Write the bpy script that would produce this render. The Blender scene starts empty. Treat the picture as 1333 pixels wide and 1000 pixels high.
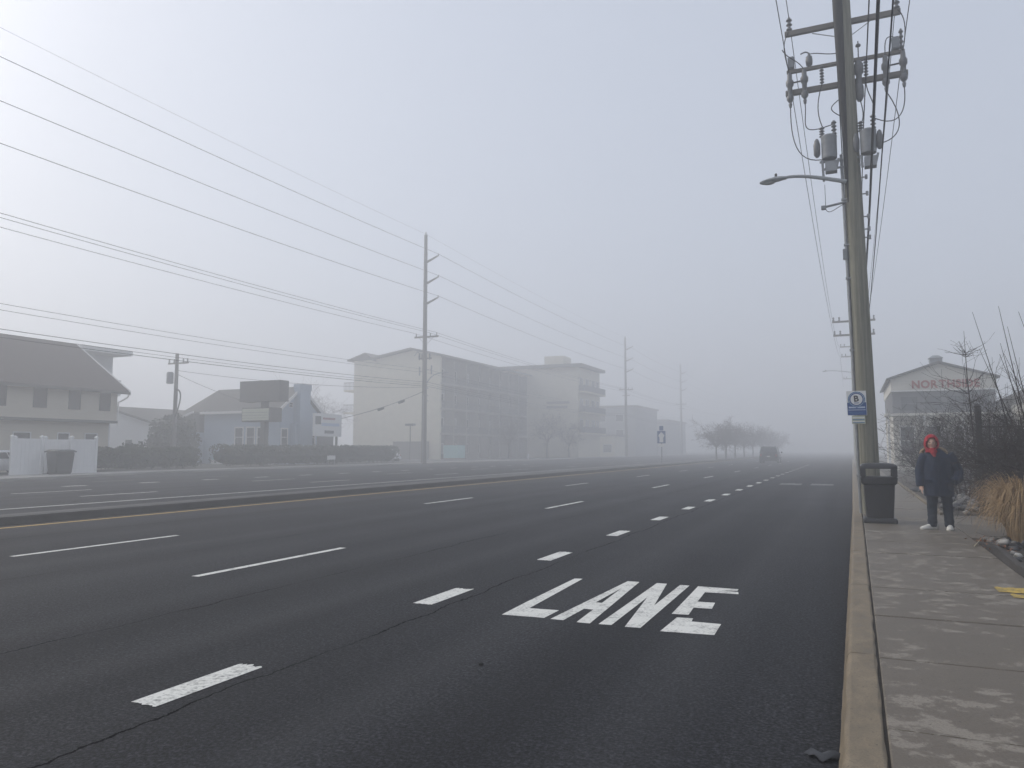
import bpy, bmesh, math, random
from mathutils import Vector, Matrix, noise as mnoise

R = math.radians
sc = bpy.context.scene
col = sc.collection

# ------------------------------------------------------------------ camera, sky, sun, exposure
cam_d = bpy.data.cameras.new('camera'); cam_d.sensor_width = 36.0; cam_d.lens = 27.0
cam_d.clip_start = 0.05; cam_d.clip_end = 4000
cam = bpy.data.objects.new('camera', cam_d); col.objects.link(cam)
cam.location = (0, 0, 1.6)
cam.rotation_euler = (R(90 + 4.858), 0, R(23.79))
sc.camera = cam

SUN_EL, SUN_AZ = 34.0, 268.0      # azimuth clockwise from +Y (north): well to the side of the road, slightly behind the camera
w = bpy.data.worlds.new('World'); sc.world = w; w.use_nodes = True
nt = w.node_tree; nt.nodes.clear()
sky = nt.nodes.new('ShaderNodeTexSky'); sky.sky_type = 'NISHITA'; sky.sun_disc = False
sky.sun_elevation = R(SUN_EL); sky.sun_rotation = R(SUN_AZ)
sky.air_density = 1.0; sky.dust_density = 6.0; sky.ozone_density = 1.0; sky.altitude = 0
hsv = nt.nodes.new('ShaderNodeHueSaturation'); hsv.inputs['Saturation'].default_value = 0.42
mixs = nt.nodes.new('ShaderNodeMix'); mixs.data_type = 'RGBA'; mixs.inputs[0].default_value = 0.55
mixs.inputs[7].default_value = (4.75, 5.3, 6.45, 1)     # the bright underside of the fog layer
bg = nt.nodes.new('ShaderNodeBackground'); bg.inputs[1].default_value = 0.135
ow = nt.nodes.new('ShaderNodeOutputWorld')
nt.links.new(sky.outputs[0], hsv.inputs['Color']); nt.links.new(hsv.outputs[0], mixs.inputs[6])
nt.links.new(mixs.outputs[2], bg.inputs[0]); nt.links.new(bg.outputs[0], ow.inputs[0])

sun_d = bpy.data.lights.new('sun', 'SUN'); sun_d.energy = 1.0; sun_d.angle = R(30); sun_d.color = (1.0, 0.90, 0.76)
sun = bpy.data.objects.new('sun', sun_d); col.objects.link(sun)
_d = Vector((math.sin(R(SUN_AZ)) * math.cos(R(SUN_EL)), math.cos(R(SUN_AZ)) * math.cos(R(SUN_EL)), math.sin(R(SUN_EL))))
sun.rotation_euler = _d.to_track_quat('Z', 'Y').to_euler(); sun.location = _d * 30 + Vector((0, 0, 10))

vs = sc.view_settings; vs.view_transform = 'Standard'; vs.look = 'None'; vs.exposure = 0.15; vs.gamma = 1.0; vs.use_curve_mapping = False
sc.render.engine = 'CYCLES'
cy = sc.cycles
cy.max_bounces = 8; cy.diffuse_bounces = 3; cy.glossy_bounces = 3; cy.transmission_bounces = 4; cy.volume_bounces = 4
cy.transparent_max_bounces = 8; cy.use_denoising = True; cy.caustics_reflective = False; cy.caustics_refractive = False
cy.sample_clamp_indirect = 4.0
try:
    cy.denoiser = 'OPENIMAGEDENOISE'; cy.denoising_input_passes = 'RGB_ALBEDO_NORMAL'
except Exception: pass

# ------------------------------------------------------------------ materials
MATS = {}
def nodes(name):
    m = bpy.data.materials.new(name); m.use_nodes = True
    t = m.node_tree; t.nodes.clear()
    out = t.nodes.new('ShaderNodeOutputMaterial'); b = t.nodes.new('ShaderNodeBsdfPrincipled')
    t.links.new(b.outputs[0], out.inputs[0])
    MATS[name] = m
    return m, t, b
def N(t, kind, **kw):
    n = t.nodes.new(kind)
    for k, v in kw.items():
        if hasattr(n, k): setattr(n, k, v)
        else: n.inputs[k].default_value = v
    return n
def pos(t, scale=(1, 1, 1)):
    g = t.nodes.new('ShaderNodeNewGeometry'); mp = t.nodes.new('ShaderNodeMapping'); mp.inputs['Scale'].default_value = scale
    t.links.new(g.outputs['Position'], mp.inputs['Vector']); return mp.outputs[0]
def nz(t, vec, scale, detail=4, rough=.55):
    n = t.nodes.new('ShaderNodeTexNoise'); n.inputs['Scale'].default_value = scale; n.inputs['Detail'].default_value = detail; n.inputs['Roughness'].default_value = rough
    t.links.new(vec, n.inputs['Vector']); return n.outputs[0]
def ramp(t, fac, stops):
    r = t.nodes.new('ShaderNodeValToRGB'); e = r.color_ramp.elements
    while len(e) < len(stops): e.new(0.5)
    for i, (p, c) in enumerate(stops):
        e[i].position = p; e[i].color = (c, c, c, 1) if not isinstance(c, tuple) else (*c, 1)
    t.links.new(fac, r.inputs[0]); return r.outputs[0]
def mix(t, fac, a, b, mode='MIX'):
    n = t.nodes.new('ShaderNodeMix'); n.data_type = 'RGBA'; n.blend_type = mode
    for sock, v in ((n.inputs[0], fac), (n.inputs[6], a), (n.inputs[7], b)):
        if isinstance(v, (int, float)): sock.default_value = v
        elif isinstance(v, tuple): sock.default_value = (*v, 1)
        else: t.links.new(v, sock)
    return n.outputs[2]
def mth(t, op, a, b=None, c=None):
    n = t.nodes.new('ShaderNodeMath'); n.operation = op
    for i, v in enumerate((a, b, c)):
        if v is None: continue
        if isinstance(v, (int, float)): n.inputs[i].default_value = v
        else: t.links.new(v, n.inputs[i])
    return n.outputs[0]
def bump(t, b, h, strength=.3, dist=.01):
    n = t.nodes.new('ShaderNodeBump'); n.inputs['Strength'].default_value = strength; n.inputs['Distance'].default_value = dist
    t.links.new(h, n.inputs['Height']); t.links.new(n.outputs[0], b.inputs['Normal'])

def M(name, c=None, rough=.8, var=.25, scale=3.0, stretch=(1, 1, 1), metal=0.0, spec=.4, bmp=0.0, bscale=60, coat=0.0):
    """plain procedural surface: two octaves of tone variation plus fine relief"""
    if name in MATS: return MATS[name]
    m, t, b = nodes(name)
    v = pos(t, stretch)
    f1 = nz(t, v, scale, 5); f2 = nz(t, v, scale * 9, 3)
    f = mth(t, 'ADD', mth(t, 'MULTIPLY', f1, .65), mth(t, 'MULTIPLY', f2, .35))
    k = ramp(t, f, [(.3, 1 - var), (.7, 1 + var)])
    k.node.color_ramp.elements[1].color = (1, 1, 1, 1); lo = (1 - var) / (1 + var)
    k.node.color_ramp.elements[0].color = (lo, lo, lo, 1)
    cc = tuple(min(1, x * (1 + var * .5)) for x in c)
    t.links.new(mix(t, 1.0, cc, k, 'MULTIPLY'), b.inputs['Base Color'])
    b.inputs['Metallic'].default_value = metal; b.inputs['Specular IOR Level'].default_value = spec
    t.links.new(ramp(t, f2, [(.3, max(0, rough - .1)), (.7, min(1, rough + .1))]), b.inputs['Roughness'])
    if bmp: bump(t, b, nz(t, pos(t, stretch), bscale, 4), bmp, .004)
    if coat: b.inputs['Coat Weight'].default_value = coat
    return m

# --- asphalt: aggregate specks, mottling, wheel-path bands along the lanes, long irregular seam cracks
def asphalt():
    m, t, b = nodes('asphalt')
    p1 = pos(t); pl = pos(t, (1.0, .03, 1))
    big = nz(t, p1, .35, 6, .6); band = nz(t, pl, .9, 3); fine = nz(t, p1, 90, 3, .7); grain = nz(t, p1, 34, 2, .6)
    tone = mth(t, 'ADD', mth(t, 'MULTIPLY', big, .5), mth(t, 'ADD', mth(t, 'MULTIPLY', band, .6), mth(t, 'MULTIPLY', grain, .35)))
    base = ramp(t, tone, [(.50, (.0045, .005, .0074)), (.92, (.034, .0352, .0400))])
    g1 = ramp(t, nz(t, p1, 42, 3, .6), [(.32, .2), (.50, .9), (.68, 2.4)]); g2 = ramp(t, nz(t, p1, 13, 3, .6), [(.32, .72), (.68, 1.28)])
    for g_, k_ in ((g1, (.12, .85, 2.4)), (g2, (.72, 1.28))):
        for e_, v_ in zip(g_.node.color_ramp.elements, k_): e_.color = (v_ / 2.4, v_ / 2.4, v_ / 2.4, 1)
    c = mix(t, 1.0, mix(t, 1.0, base, g1, 'MULTIPLY'), g2, 'MULTIPLY')
    c = mix(t, 1.0, c, (5.76, 5.76, 5.76), 'MULTIPLY')
    sp = ramp(t, fine, [(.60, 0.0), (.72, 1.0)])
    c = mix(t, mth(t, 'MULTIPLY', sp, .5), c, (.13, .13, .125))
    vo = N(t, 'ShaderNodeTexVoronoi'); vo.inputs['Scale'].default_value = 22; t.links.new(p1, vo.inputs['Vector'])
    chip = ramp(t, vo.outputs['Distance'], [(.03, 1.0), (.06, 0.0)])
    sel = ramp(t, nz(t, p1, 7, 1), [(.60, 0.0), (.64, 1.0)])
    c = mix(t, mth(t, 'MULTIPLY', mth(t, 'MULTIPLY', chip, sel), .6), c, (.22, .22, .21))
    sx = t.nodes.new('ShaderNodeSeparateXYZ'); g = t.nodes.new('ShaderNodeNewGeometry'); t.links.new(g.outputs['Position'], sx.inputs[0])
    # polished wheel paths either side of each lane centre, oil-darkened strip between them
    wx = mth(t, 'ADD', sx.outputs[0], mth(t, 'MULTIPLY', mth(t, 'SUBTRACT', nz(t, pl, .5, 2), .5), .5))
    trk = None; oil = None
    for L0 in (-2.05, -5.9, -9.6, -13.7, -22.4, -25.9, -29.4):
        for dx in (-.85, .85):
            k = mth(t, 'MAXIMUM', mth(t, 'SUBTRACT', 1.0, mth(t, 'DIVIDE', mth(t, 'ABSOLUTE', mth(t, 'SUBTRACT', wx, L0 + dx)), .42)), 0.0); trk = k if trk is None else mth(t, 'ADD', trk, k)
        k = mth(t, 'MAXIMUM', mth(t, 'SUBTRACT', 1.0, mth(t, 'DIVIDE', mth(t, 'ABSOLUTE', mth(t, 'SUBTRACT', wx, L0)), .4)), 0.0); oil = k if oil is None else mth(t, 'ADD', oil, k)
    brk = ramp(t, nz(t, pl, 1.3, 3), [(.3, .3), (.7, 1.0)])
    c = mix(t, mth(t, 'MULTIPLY', mth(t, 'MULTIPLY', trk, brk), .22), c, (.085, .085, .088)); c = mix(t, mth(t, 'MULTIPLY', mth(t, 'MULTIPLY', oil, brk), .38), c, (.006, .006, .0075))
    crack = None
    for X0, wd, seed in ((-3.86, .010, 3.1), (-6.15, .009, 8.7), (-9.6, .008, 1.3), (-13.9, .009, 5.5), (-25.8, .012, 6.0)):
        mp = pos(t, (1, 1, 1)); mp.node.inputs['Location'].default_value = (seed, seed * 2, 0)
        wb = mth(t, 'MULTIPLY', mth(t, 'SUBTRACT', nz(t, mp, .9, 7, .68), .5), .30)
        wb = mth(t, 'ADD', wb, mth(t, 'MULTIPLY', mth(t, 'SUBTRACT', nz(t, mp, 11, 4, .7), .5), .07))
        d = mth(t, 'ABSOLUTE', mth(t, 'ADD', mth(t, 'SUBTRACT', sx.outputs[0], X0), wb))
        on = ramp(t, nz(t, mp, .28, 2), [(.40, 0.0), (.50, 1.0)]) if seed != 3.1 else ramp(t, nz(t, mp, .5, 2), [(.22, .3), (.45, 1.0)])
        k = mth(t, 'MULTIPLY', mth(t, 'LESS_THAN', d, wd), on)
        crack = k if crack is None else mth(t, 'MAXIMUM', crack, k)
    c = mix(t, mth(t, 'MULTIPLY', crack, .9), c, (.002, .002, .002))
    t.links.new(c, b.inputs['Base Color'])
    t.links.new(ramp(t, mth(t, 'ADD', mth(t, 'MULTIPLY', big, .6), mth(t, 'MULTIPLY', grain, .4)), [(.3, .60), (.7, .85)]), b.inputs['Roughness'])
    t.links.new(mth(t, 'MULTIPLY', mth(t, 'SUBTRACT', 1.0, crack), .13), b.inputs['Specular IOR Level'])
    h = mth(t, 'SUBTRACT', mth(t, 'ADD', fine, mth(t, 'MULTIPLY', grain, .8)), mth(t, 'MULTIPLY', crack, 2.0))
    bump(t, b, h, .8, .010)
asphalt()

def paint(name, c, wear=.5):
    m, t, b = nodes(name)
    p1 = pos(t)
    f = mth(t, 'ADD', mth(t, 'MULTIPLY', nz(t, p1, 30, 5, .7), .6), mth(t, 'MULTIPLY', nz(t, p1, 4, 4, .6), .4))
    k = ramp(t, f, [(.60 - .12 * wear, 0.0), (.70 - .06 * wear, 1.0)])
    body = mix(t, nz(t, p1, 9, 4), tuple(x * .78 for x in c), c)
    t.links.new(mix(t, mth(t, 'MULTIPLY', k, .75), body, (.05, .05, .05)), b.inputs['Base Color'])
    b.inputs['Roughness'].default_value = .65; bump(t, b, nz(t, p1, 90, 3), .3, .004)
paint('white_paint', (.78, .78, .73), .85); paint('yellow_paint', (.62, .40, .10), .6); paint('worn_paint', (.17, .17, .17), 1.6)
paint('utility_paint', (.58, .40, .06), 1.5)

# --- damp concrete with paler dried streaks
def concrete(name, damp, dry, thr=(.50, .56), sc1=2.4, st=(1.0, .55, 1)):
    m, t, b = nodes(name)
    p1 = pos(t); ps = pos(t, st)
    a = nz(t, ps, sc1, 8, .72); big = nz(t, p1, .32, 3); fine = nz(t, p1, 80, 4, .7)
    k = ramp(t, mth(t, 'ADD', mth(t, 'MULTIPLY', a, .75), mth(t, 'MULTIPLY', big, .25)), [(thr[0], 0.0), (thr[1], 1.0)])
    dc = mix(t, nz(t, p1, 1.4, 6), tuple(x * .8 for x in damp), tuple(x * 1.12 for x in damp))
    c = mix(t, mth(t, 'MULTIPLY', k, .85), dc, dry)
    c = mix(t, mth(t, 'MULTIPLY', ramp(t, fine, [(.35, 1.0), (.5, 0.0)]), .35), c, tuple(x * .45 for x in damp))
    spot = ramp(t, nz(t, p1, 38, 2), [(.70, 0.0), (.74, 1.0)])
    c = mix(t, mth(t, 'MULTIPLY', spot, .6), c, (.03, .03, .03))
    t.links.new(c, b.inputs['Base Color'])
    t.links.new(mix(t, k, (.55, .55, .55), (.9, .9, .9)), b.inputs['Roughness'])
    b.inputs['Specular IOR Level'].default_value = .35
    bump(t, b, fine, .35, .005)
concrete('sidewalk_concrete', (.130, .110, .085), (.25, .228, .195), (.53, .558), 5.2, (.85, 1, 1))
concrete('kerb_concrete', (.135, .108, .072), (.255, .21, .15), (.40, .60), 6, (1, .5, 1))
concrete('pale_concrete', (.28, .27, .25), (.36, .35, .33), (.4, .6), .8)
concrete('dark_concrete', (.062, .060, .056), (.11, .105, .098), (.45, .65), 1.5)

M('ground', (.085, .082, .062), .95, .4, .6, bmp=.6, bscale=20)
M('soil', (.065, .055, .044), .95, .4, 6, bmp=.7, bscale=40)
M('lot', (.09, .09, .088), .85, .25, .7)
M('wood_pole', (.215, .208, .158), .85, .5, 16, (1, 1, .035), bmp=.9, bscale=45)
M('wood_grey', (.19, .18, .165), .85, .3, 6, (1, 1, .1), bmp=.3, bscale=30)
M('arm_wood', (.20, .185, .165), .85, .3, 6, (.15, 1, 1), bmp=.3, bscale=40)
M('black_plastic', (.014, .014, .016), .42, .3, 5, spec=.5, bmp=.12, bscale=160)
M('riser_black', (.006, .006, .007), .6, .2, 4, spec=.2)
M('black_metal', (.016, .016, .017), .5, .3, 6, spec=.5)
M('wire', (.018, .018, .020), .6, .2, 2)
M('galv', (.30, .31, .32), .5, .2, 8, metal=.5)
M('lamp_grey', (.33, .35, .36), .5, .12, 8)
M('porcelain', (.13, .135, .14), .35, .2, 12, spec=.5)
M('tank_grey', (.25, .265, .28), .5, .18, 7)
M('lens', (.45, .46, .45), .15, .05, 3, spec=.6)
M('sign_white', (.78, .78, .76), .5, .06, 8); M('sign_blue', (.018, .075, .26), .45, .08, 8); M('sign_text', (.50, .58, .70), .5, .05, 8)
M('sign_ring', (.03, .16, .34), .45, .08, 8); M('sign_black', (.012, .012, .014), .5, .1, 8); M('sign_cream', (.55, .57, .45), .6, .1, 10)
M('vinyl', (.80, .80, .79), .4, .05, 3); M('cart', (.030, .036, .042), .5, .2, 4)
M('beige_siding', (.58, .535, .44), .8, .08, 2, (1, 1, 12)); M('brown_roof', (.095, .076, .068), .95, .25, 8, (1, 1, 3))
M('trim_white', (.72, .72, .70), .6, .06, 4); M('window_dark', (.03, .034, .04), .18, .2, 2, spec=.6); M('shutter', (.10, .095, .095), .7, .15, 8, (1, 1, 10))
M('white_siding', (.66, .67, .68), .7, .08, 2, (1, 1, 10)); M('blue_siding', (.36, .43, .51), .75, .08, 2, (1, 1, 10))
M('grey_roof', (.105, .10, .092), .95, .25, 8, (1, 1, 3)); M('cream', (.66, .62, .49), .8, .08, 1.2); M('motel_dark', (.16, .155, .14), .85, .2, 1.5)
M('hazed_wall', (.34, .35, .35), .85, .1, 1)  # haze put into the colour: close to the fog's tone so far walls vanish
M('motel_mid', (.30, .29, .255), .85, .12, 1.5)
M('fascia', (.13, .125, .115), .8, .15, 3); M('rail', (.12, .125, .13), .6, .1, 6); M('teal', (.34, .60, .58), .6, .08, 3); M('curtain', (.30, .30, .28), .8, .2, 4)
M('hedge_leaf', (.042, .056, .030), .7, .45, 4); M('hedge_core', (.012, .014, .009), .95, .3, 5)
M('bark', (.075, .062, .052), .9, .35, 14, bmp=.4, bscale=60); M('twig', (.040, .031, .027), .85, .3, 20); M('twig_hazed', (.12, .10, .09), .9, .3, 12)  # the distant trees' twigs carry painted haze, paler so their crowns fade
M('dry_grass', (.40, .27, .135), .8, .4, 9, (1, 1, .35)); M('dry_stalk', (.55, .48, .34), .8, .2, 10); M('dead_leaf', (.22, .085, .03), .8, .4, 25)
M('stone', (.20, .195, .185), .7, .4, 5, bmp=.3, bscale=40); M('stone_dark', (.07, .072, .076), .5, .4, 7, bmp=.3, bscale=50); M('stone_pale', (.36, .35, .33), .7, .25, 7, bmp=.3, bscale=50)
M('timber', (.045, .040, .036), .85, .4, 6, (1, .15, 1), bmp=.4, bscale=40)
M('car_white', (.72, .73, .74), .25, .04, 1, spec=.5, coat=.4); M('car_dark', (.018, .019, .022), .25, .1, 1, spec=.5, coat=.4); M('rubber', (.013, .013, .013), .85, .2, 8)
M('rim', (.35, .36, .37), .35, .1, 6, metal=.6); M('tail_red', (.28, .02, .02), .3, .1, 4); M('head_clear', (.6, .62, .64), .15, .05, 4); M('plate', (.6, .6, .56), .5, .05, 5)
M('coat', (.013, .024, .052), .88, .3, 7, bmp=.5, bscale=45); M('jeans', (.018, .028, .045), .9, .3, 9, bmp=.4, bscale=80); M('hood_red', (.34, .010, .022), .85, .2, 14, bmp=.4, bscale=90)
M('skin', (.60, .38, .29), .6, .08, 14); M('fur', (.33, .25, .17), .95, .4, 45, bmp=.8, bscale=120); M('shoe', (.68, .67, .63), .6, .1, 14); M('sole', (.45, .43, .38), .8, .1, 14); M('eye', (.03, .02, .018), .3, .1, 9); M('lip', (.34, .14, .12), .6, .1, 9)
M('north_white', (.62, .60, .53), .75, .08, 1.5, (1, 1, 8)); M('north_grey', (.13, .135, .14), .85, .12, 2, (1, 1, 8)); M('faded_red', (.42, .24, .24), .6, .1, 4); M('letter_red', (.36, .07, .05), .6, .1, 4); M('paper_litter', (.035, .037, .043), .6, .2, 12)

# ------------------------------------------------------------------ geometry helpers
ORG = {}
class MB:
    def __init__(s): s.v = []; s.f = []
    def add(s, vs, fs):
        o = len(s.v); s.v += [tuple(p) for p in vs]; s.f += [tuple(i + o for i in f) for f in fs]; return s
    def box(s, x0, x1, y0, y1, z0, z1):
        return s.add([(x0, y0, z0), (x1, y0, z0), (x1, y1, z0), (x0, y1, z0), (x0, y0, z1), (x1, y0, z1), (x1, y1, z1), (x0, y1, z1)],
                     [(0, 3, 2, 1), (4, 5, 6, 7), (0, 1, 5, 4), (1, 2, 6, 5), (2, 3, 7, 6), (3, 0, 4, 7)])
    def taper(s, c, a0, b0, z0, a1, b1, z1):
        x, y = c
        return s.add([(x - a0, y - b0, z0), (x + a0, y - b0, z0), (x + a0, y + b0, z0), (x - a0, y + b0, z0),
                      (x - a1, y - b1, z1), (x + a1, y - b1, z1), (x + a1, y + b1, z1), (x - a1, y + b1, z1)],
                     [(0, 3, 2, 1), (4, 5, 6, 7), (0, 1, 5, 4), (1, 2, 6, 5), (2, 3, 7, 6), (3, 0, 4, 7)])
    def bar(s, p0, p1, a, b=None):
        """rectangular bar between two points, a wide, b deep"""
        b = a if b is None else b
        p0 = Vector(p0); p1 = Vector(p1); d = (p1 - p0).normalized()
        u = d.cross(Vector((0, 0, 1)) if abs(d.z) < .9 else Vector((0, 1, 0))).normalized(); v = d.cross(u)
        P = []
        for p in (p0, p1): P += [p - u * a / 2 - v * b / 2, p + u * a / 2 - v * b / 2, p + u * a / 2 + v * b / 2, p - u * a / 2 + v * b / 2]
        return s.add(P, [(0, 3, 2, 1), (4, 5, 6, 7), (0, 1, 5, 4), (1, 2, 6, 5), (2, 3, 7, 6), (3, 0, 4, 7)])
    def tube(s, pts, r, n=6, caps=True):
        pts = [Vector(p) for p in pts]; k = len(pts); rs = r if isinstance(r, (list, tuple)) else [r] * k
        vs_ = []; u = None
        for i, p in enumerate(pts):
            d = (pts[min(i + 1, k - 1)] - pts[max(i - 1, 0)]).normalized()
            if u is None: u = d.cross(Vector((0, 0, 1)) if abs(d.z) < .95 else Vector((1, 0, 0))).normalized()
            else:
                u = u - d * u.dot(d); u = u.normalized() if u.length > 1e-6 else d.orthogonal().normalized()
            v = d.cross(u)
            for j in range(n):
                a = 2 * math.pi * j / n; vs_.append(p + (u * math.cos(a) + v * math.sin(a)) * rs[i])
        fs = [(i * n + j, i * n + (j + 1) % n, (i + 1) * n + (j + 1) % n, (i + 1) * n + j) for i in range(k - 1) for j in range(n)]
        if caps and n > 2: fs += [tuple(reversed(range(n))), tuple(range((k - 1) * n, k * n))]
        return s.add(vs_, fs)
    def cyl(s, p0, p1, r0, r1=None, n=12): return s.tube([p0, p1], [r0, r0 if r1 is None else r1], n)
    def lathe(s, prof, c, n=12, axis=None):
        ax = Vector(axis).normalized() if axis else Vector((0, 0, 1)); u = ax.orthogonal().normalized(); v = ax.cross(u); c = Vector(c)
        P = []
        for r, z in prof:
            for j in range(n):
                a = 2 * math.pi * j / n; P.append(c + ax * z + (u * math.cos(a) + v * math.sin(a)) * r)
        k = len(prof)
        fs = [(i * n + j, i * n + (j + 1) % n, (i + 1) * n + (j + 1) % n, (i + 1) * n + j) for i in range(k - 1) for j in range(n)]
        fs += [tuple(reversed(range(n))), tuple(range((k - 1) * n, k * n))]
        return s.add(P, fs)
    def ell(s, c, r, n=14, m=9):
        P = []; F = []
        for i in range(1, m):
            th = math.pi * i / m
            for j in range(n):
                a = 2 * math.pi * j / n; P.append((c[0] + r[0] * math.sin(th) * math.cos(a), c[1] + r[1] * math.sin(th) * math.sin(a), c[2] + r[2] * math.cos(th)))
        P += [(c[0], c[1], c[2] + r[2]), (c[0], c[1], c[2] - r[2])]; t, b = len(P) - 2, len(P) - 1
        for i in range(m - 2):
            for j in range(n): F.append((i * n + j, (i + 1) * n + j, (i + 1) * n + (j + 1) % n, i * n + (j + 1) % n))
        for j in range(n): F += [(t, j, (j + 1) % n), (b, (m - 2) * n + (j + 1) % n, (m - 2) * n + j)]
        return s.add(P, F)
    def prism(s, poly, axis, a, b):
        """poly in the two other axes (in x,y,z order), extruded along axis from a to b"""
        n = len(poly); P = []
        for q in (a, b):
            for u, v in poly: P.append({'x': (q, u, v), 'y': (u, q, v), 'z': (u, v, q)}[axis])
        return s.add(P, [tuple(range(n)), tuple(range(2 * n - 1, n - 1, -1))] + [(i, (i + 1) % n, n + (i + 1) % n, n + i) for i in range(n)])
    def loft(s, rings):
        n = len(rings[0]); P = [p for r in rings for p in r]; k = len(rings)
        fs = [(i * n + j, i * n + (j + 1) % n, (i + 1) * n + (j + 1) % n, (i + 1) * n + j) for i in range(k - 1) for j in range(n)]
        return s.add(P, fs + [tuple(reversed(range(n))), tuple(range((k - 1) * n, k * n))])
    def build(s, name, mat, parent=None, smooth=False, bevel=0.0, seg=2, kind=None, flip=True):
        o3 = ORG.get(parent.name, Vector((0, 0, 0))) if parent else Vector((0, 0, 0))
        me = bpy.data.meshes.new(name)
        me.from_pydata([(x - o3.x, y - o3.y, z - o3.z) for x, y, z in s.v], [], s.f)
        if len(s.f) < 6000:
            bm = bmesh.new(); bm.from_mesh(me); bmesh.ops.recalc_face_normals(bm, faces=bm.faces)
            if bevel:
                es = [e for e in bm.edges if len(e.link_faces) == 2 and e.calc_face_angle(0) > R(28)]
                bmesh.ops.bevel(bm, geom=es, offset=bevel, segments=seg, affect='EDGES', clamp_overlap=True)
            bm.to_mesh(me); bm.free()
        if smooth:
            for p in me.polygons: p.use_smooth = True
            try: me.set_sharp_from_angle(angle=R(42))
            except Exception: pass
        me.materials.append(MATS[mat] if isinstance(mat, str) else mat)
        ob = bpy.data.objects.new(name, me); col.objects.link(ob)
        if parent: ob.parent = parent
        ORG[ob.name] = o3.copy()
        if kind: ob['kind'] = kind
        return ob
def tag(o, label, cat, group=None):
    o['label'] = label; o['category'] = cat
    if group: o['group'] = group
    return o
def thing(name, label, cat, loc=(0, 0, 0), group=None):
    o = bpy.data.objects.new(name, None); o.empty_display_size = .2; col.objects.link(o); o.location = loc
    ORG[o.name] = Vector(loc); return tag(o, label, cat, group)
def struct(o): o['kind'] = 'structure'; return o
def copy_tree(o, parent=None):
    c = o.copy(); col.objects.link(c); c.parent = parent; ORG[c.name] = ORG.get(o.name, Vector()).copy()
    for ch in [k for k in bpy.data.objects if k.parent == o]: copy_tree(ch, c)
    return c
def sheet(name, poly, z, mat, parent=None):
    mb = MB(); mb.add([(x, y, z) for x, y in poly], [tuple(range(len(poly)))]); return mb.build(name, mat, parent)
def catenary(p0, p1, sag, n=16):
    p0 = Vector(p0); p1 = Vector(p1)
    return [p0.lerp(p1, i / n) - Vector((0, 0, 4 * sag * (i / n) * (1 - i / n))) for i in range(n + 1)]
def bez(p0, p1, p2, p3, n=10):
    p0, p1, p2, p3 = map(Vector, (p0, p1, p2, p3)); o = []
    for i in range(n + 1):
        t = i / n; o.append(p0 * (1 - t) ** 3 + p1 * 3 * t * (1 - t) ** 2 + p2 * 3 * t * t * (1 - t) + p3 * t ** 3)
    return o
def glyph(ch, size, depth, fat=.03):
    cu = bpy.data.curves.new('g', 'FONT'); cu.body = ch; cu.size = size; cu.extrude = depth; cu.offset = size * fat; cu.resolution_u = 3
    o = bpy.data.objects.new('g', cu); col.objects.link(o); bpy.context.view_layer.update()
    me = bpy.data.meshes.new_from_object(o); xs = [v.co.x for v in me.vertices]
    bpy.data.objects.remove(o); bpy.data.curves.remove(cu); return me, min(xs), max(xs)

# ------------------------------------------------------------------ ground, road, pavements
g = MB(); g.box(-700, 700, -700, 700, -.5, -.02); struct(g.build('ground', 'ground'))
FAR_KERB = [(-37.6, -80), (-37.6, 18), (-38.4, 24), (-40.3, 31), (-42.2, 38), (-42.8, 46), (-42.8, 420)]
rd = MB(); rd.add([(x, y, 0) for x, y in FAR_KERB] + [(.05, 420), (.05, -80)] and [(x, y, 0) for x, y in FAR_KERB + [(.05, 420), (.05, -80)]], [tuple(range(len(FAR_KERB) + 2))])
road = struct(rd.build('road', 'asphalt'))

def marking(name, poly, mat='white_paint', z=.004): return sheet(name, poly, z, mat, road)
rng = random.Random(5)
def ragged(x0, x1, y0, y1, jag=.05, slant=0.0):
    n = 12
    a = [(x0 + (x1 - x0) * i / n, y0 + rng.uniform(-jag, jag) * .4 + slant * i / n) for i in range(n + 1)]
    b = [(x1 + (x0 - x1) * i / n, y1 + rng.uniform(-jag, jag) + slant * (1 - i / n)) for i in range(n + 1)]
    return a + b
y = 3.62
for i in range(24):
    marking('bus_lane_dash', ragged(-4.24, -4.02, y, y + .96, .028 if i < 3 else .015)); y += 3.44 if i < 8 else 3.5
for x in (-7.63, -11.55):
    for k in range(-1, 9):
        a = 7.4 + 12.2 * k + (.25 if x < -9 else 0)
        marking('lane_dash', [(x - .06, a), (x + .06, a), (x + .06, a + 3.1), (x - .06, a + 3.1)])
marking('edge_line', [(-15.93, -60), (-15.78, -60), (-15.78, 300), (-15.93, 300)], 'yellow_paint')
marking('edge_line', [(-20.85, -60), (-20.70, -60), (-20.70, 300), (-20.85, 300)])
for x in (-24.1, -27.7):
    for k in range(-1, 9):
        a = 18.2 + 12.2 * k
        marking('lane_dash', [(x - .07, a), (x + .07, a), (x + .07, a + 3.2), (x - .07, a + 3.2)])
for k in range(-2, 14):
    a = 22.7 + 3.9 * k
    marking('bus_lane_dash', [(-31.3, a), (-31.0, a), (-31.0, a + 1.1), (-31.3, a + 1.1)])
for a in (26.5, 33.2, 45.5): marking('turn_dash', [(-34.4, a), (-34.2, a), (-34.2, a + 2.4), (-34.4, a + 2.4)], 'worn_paint')
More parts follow.
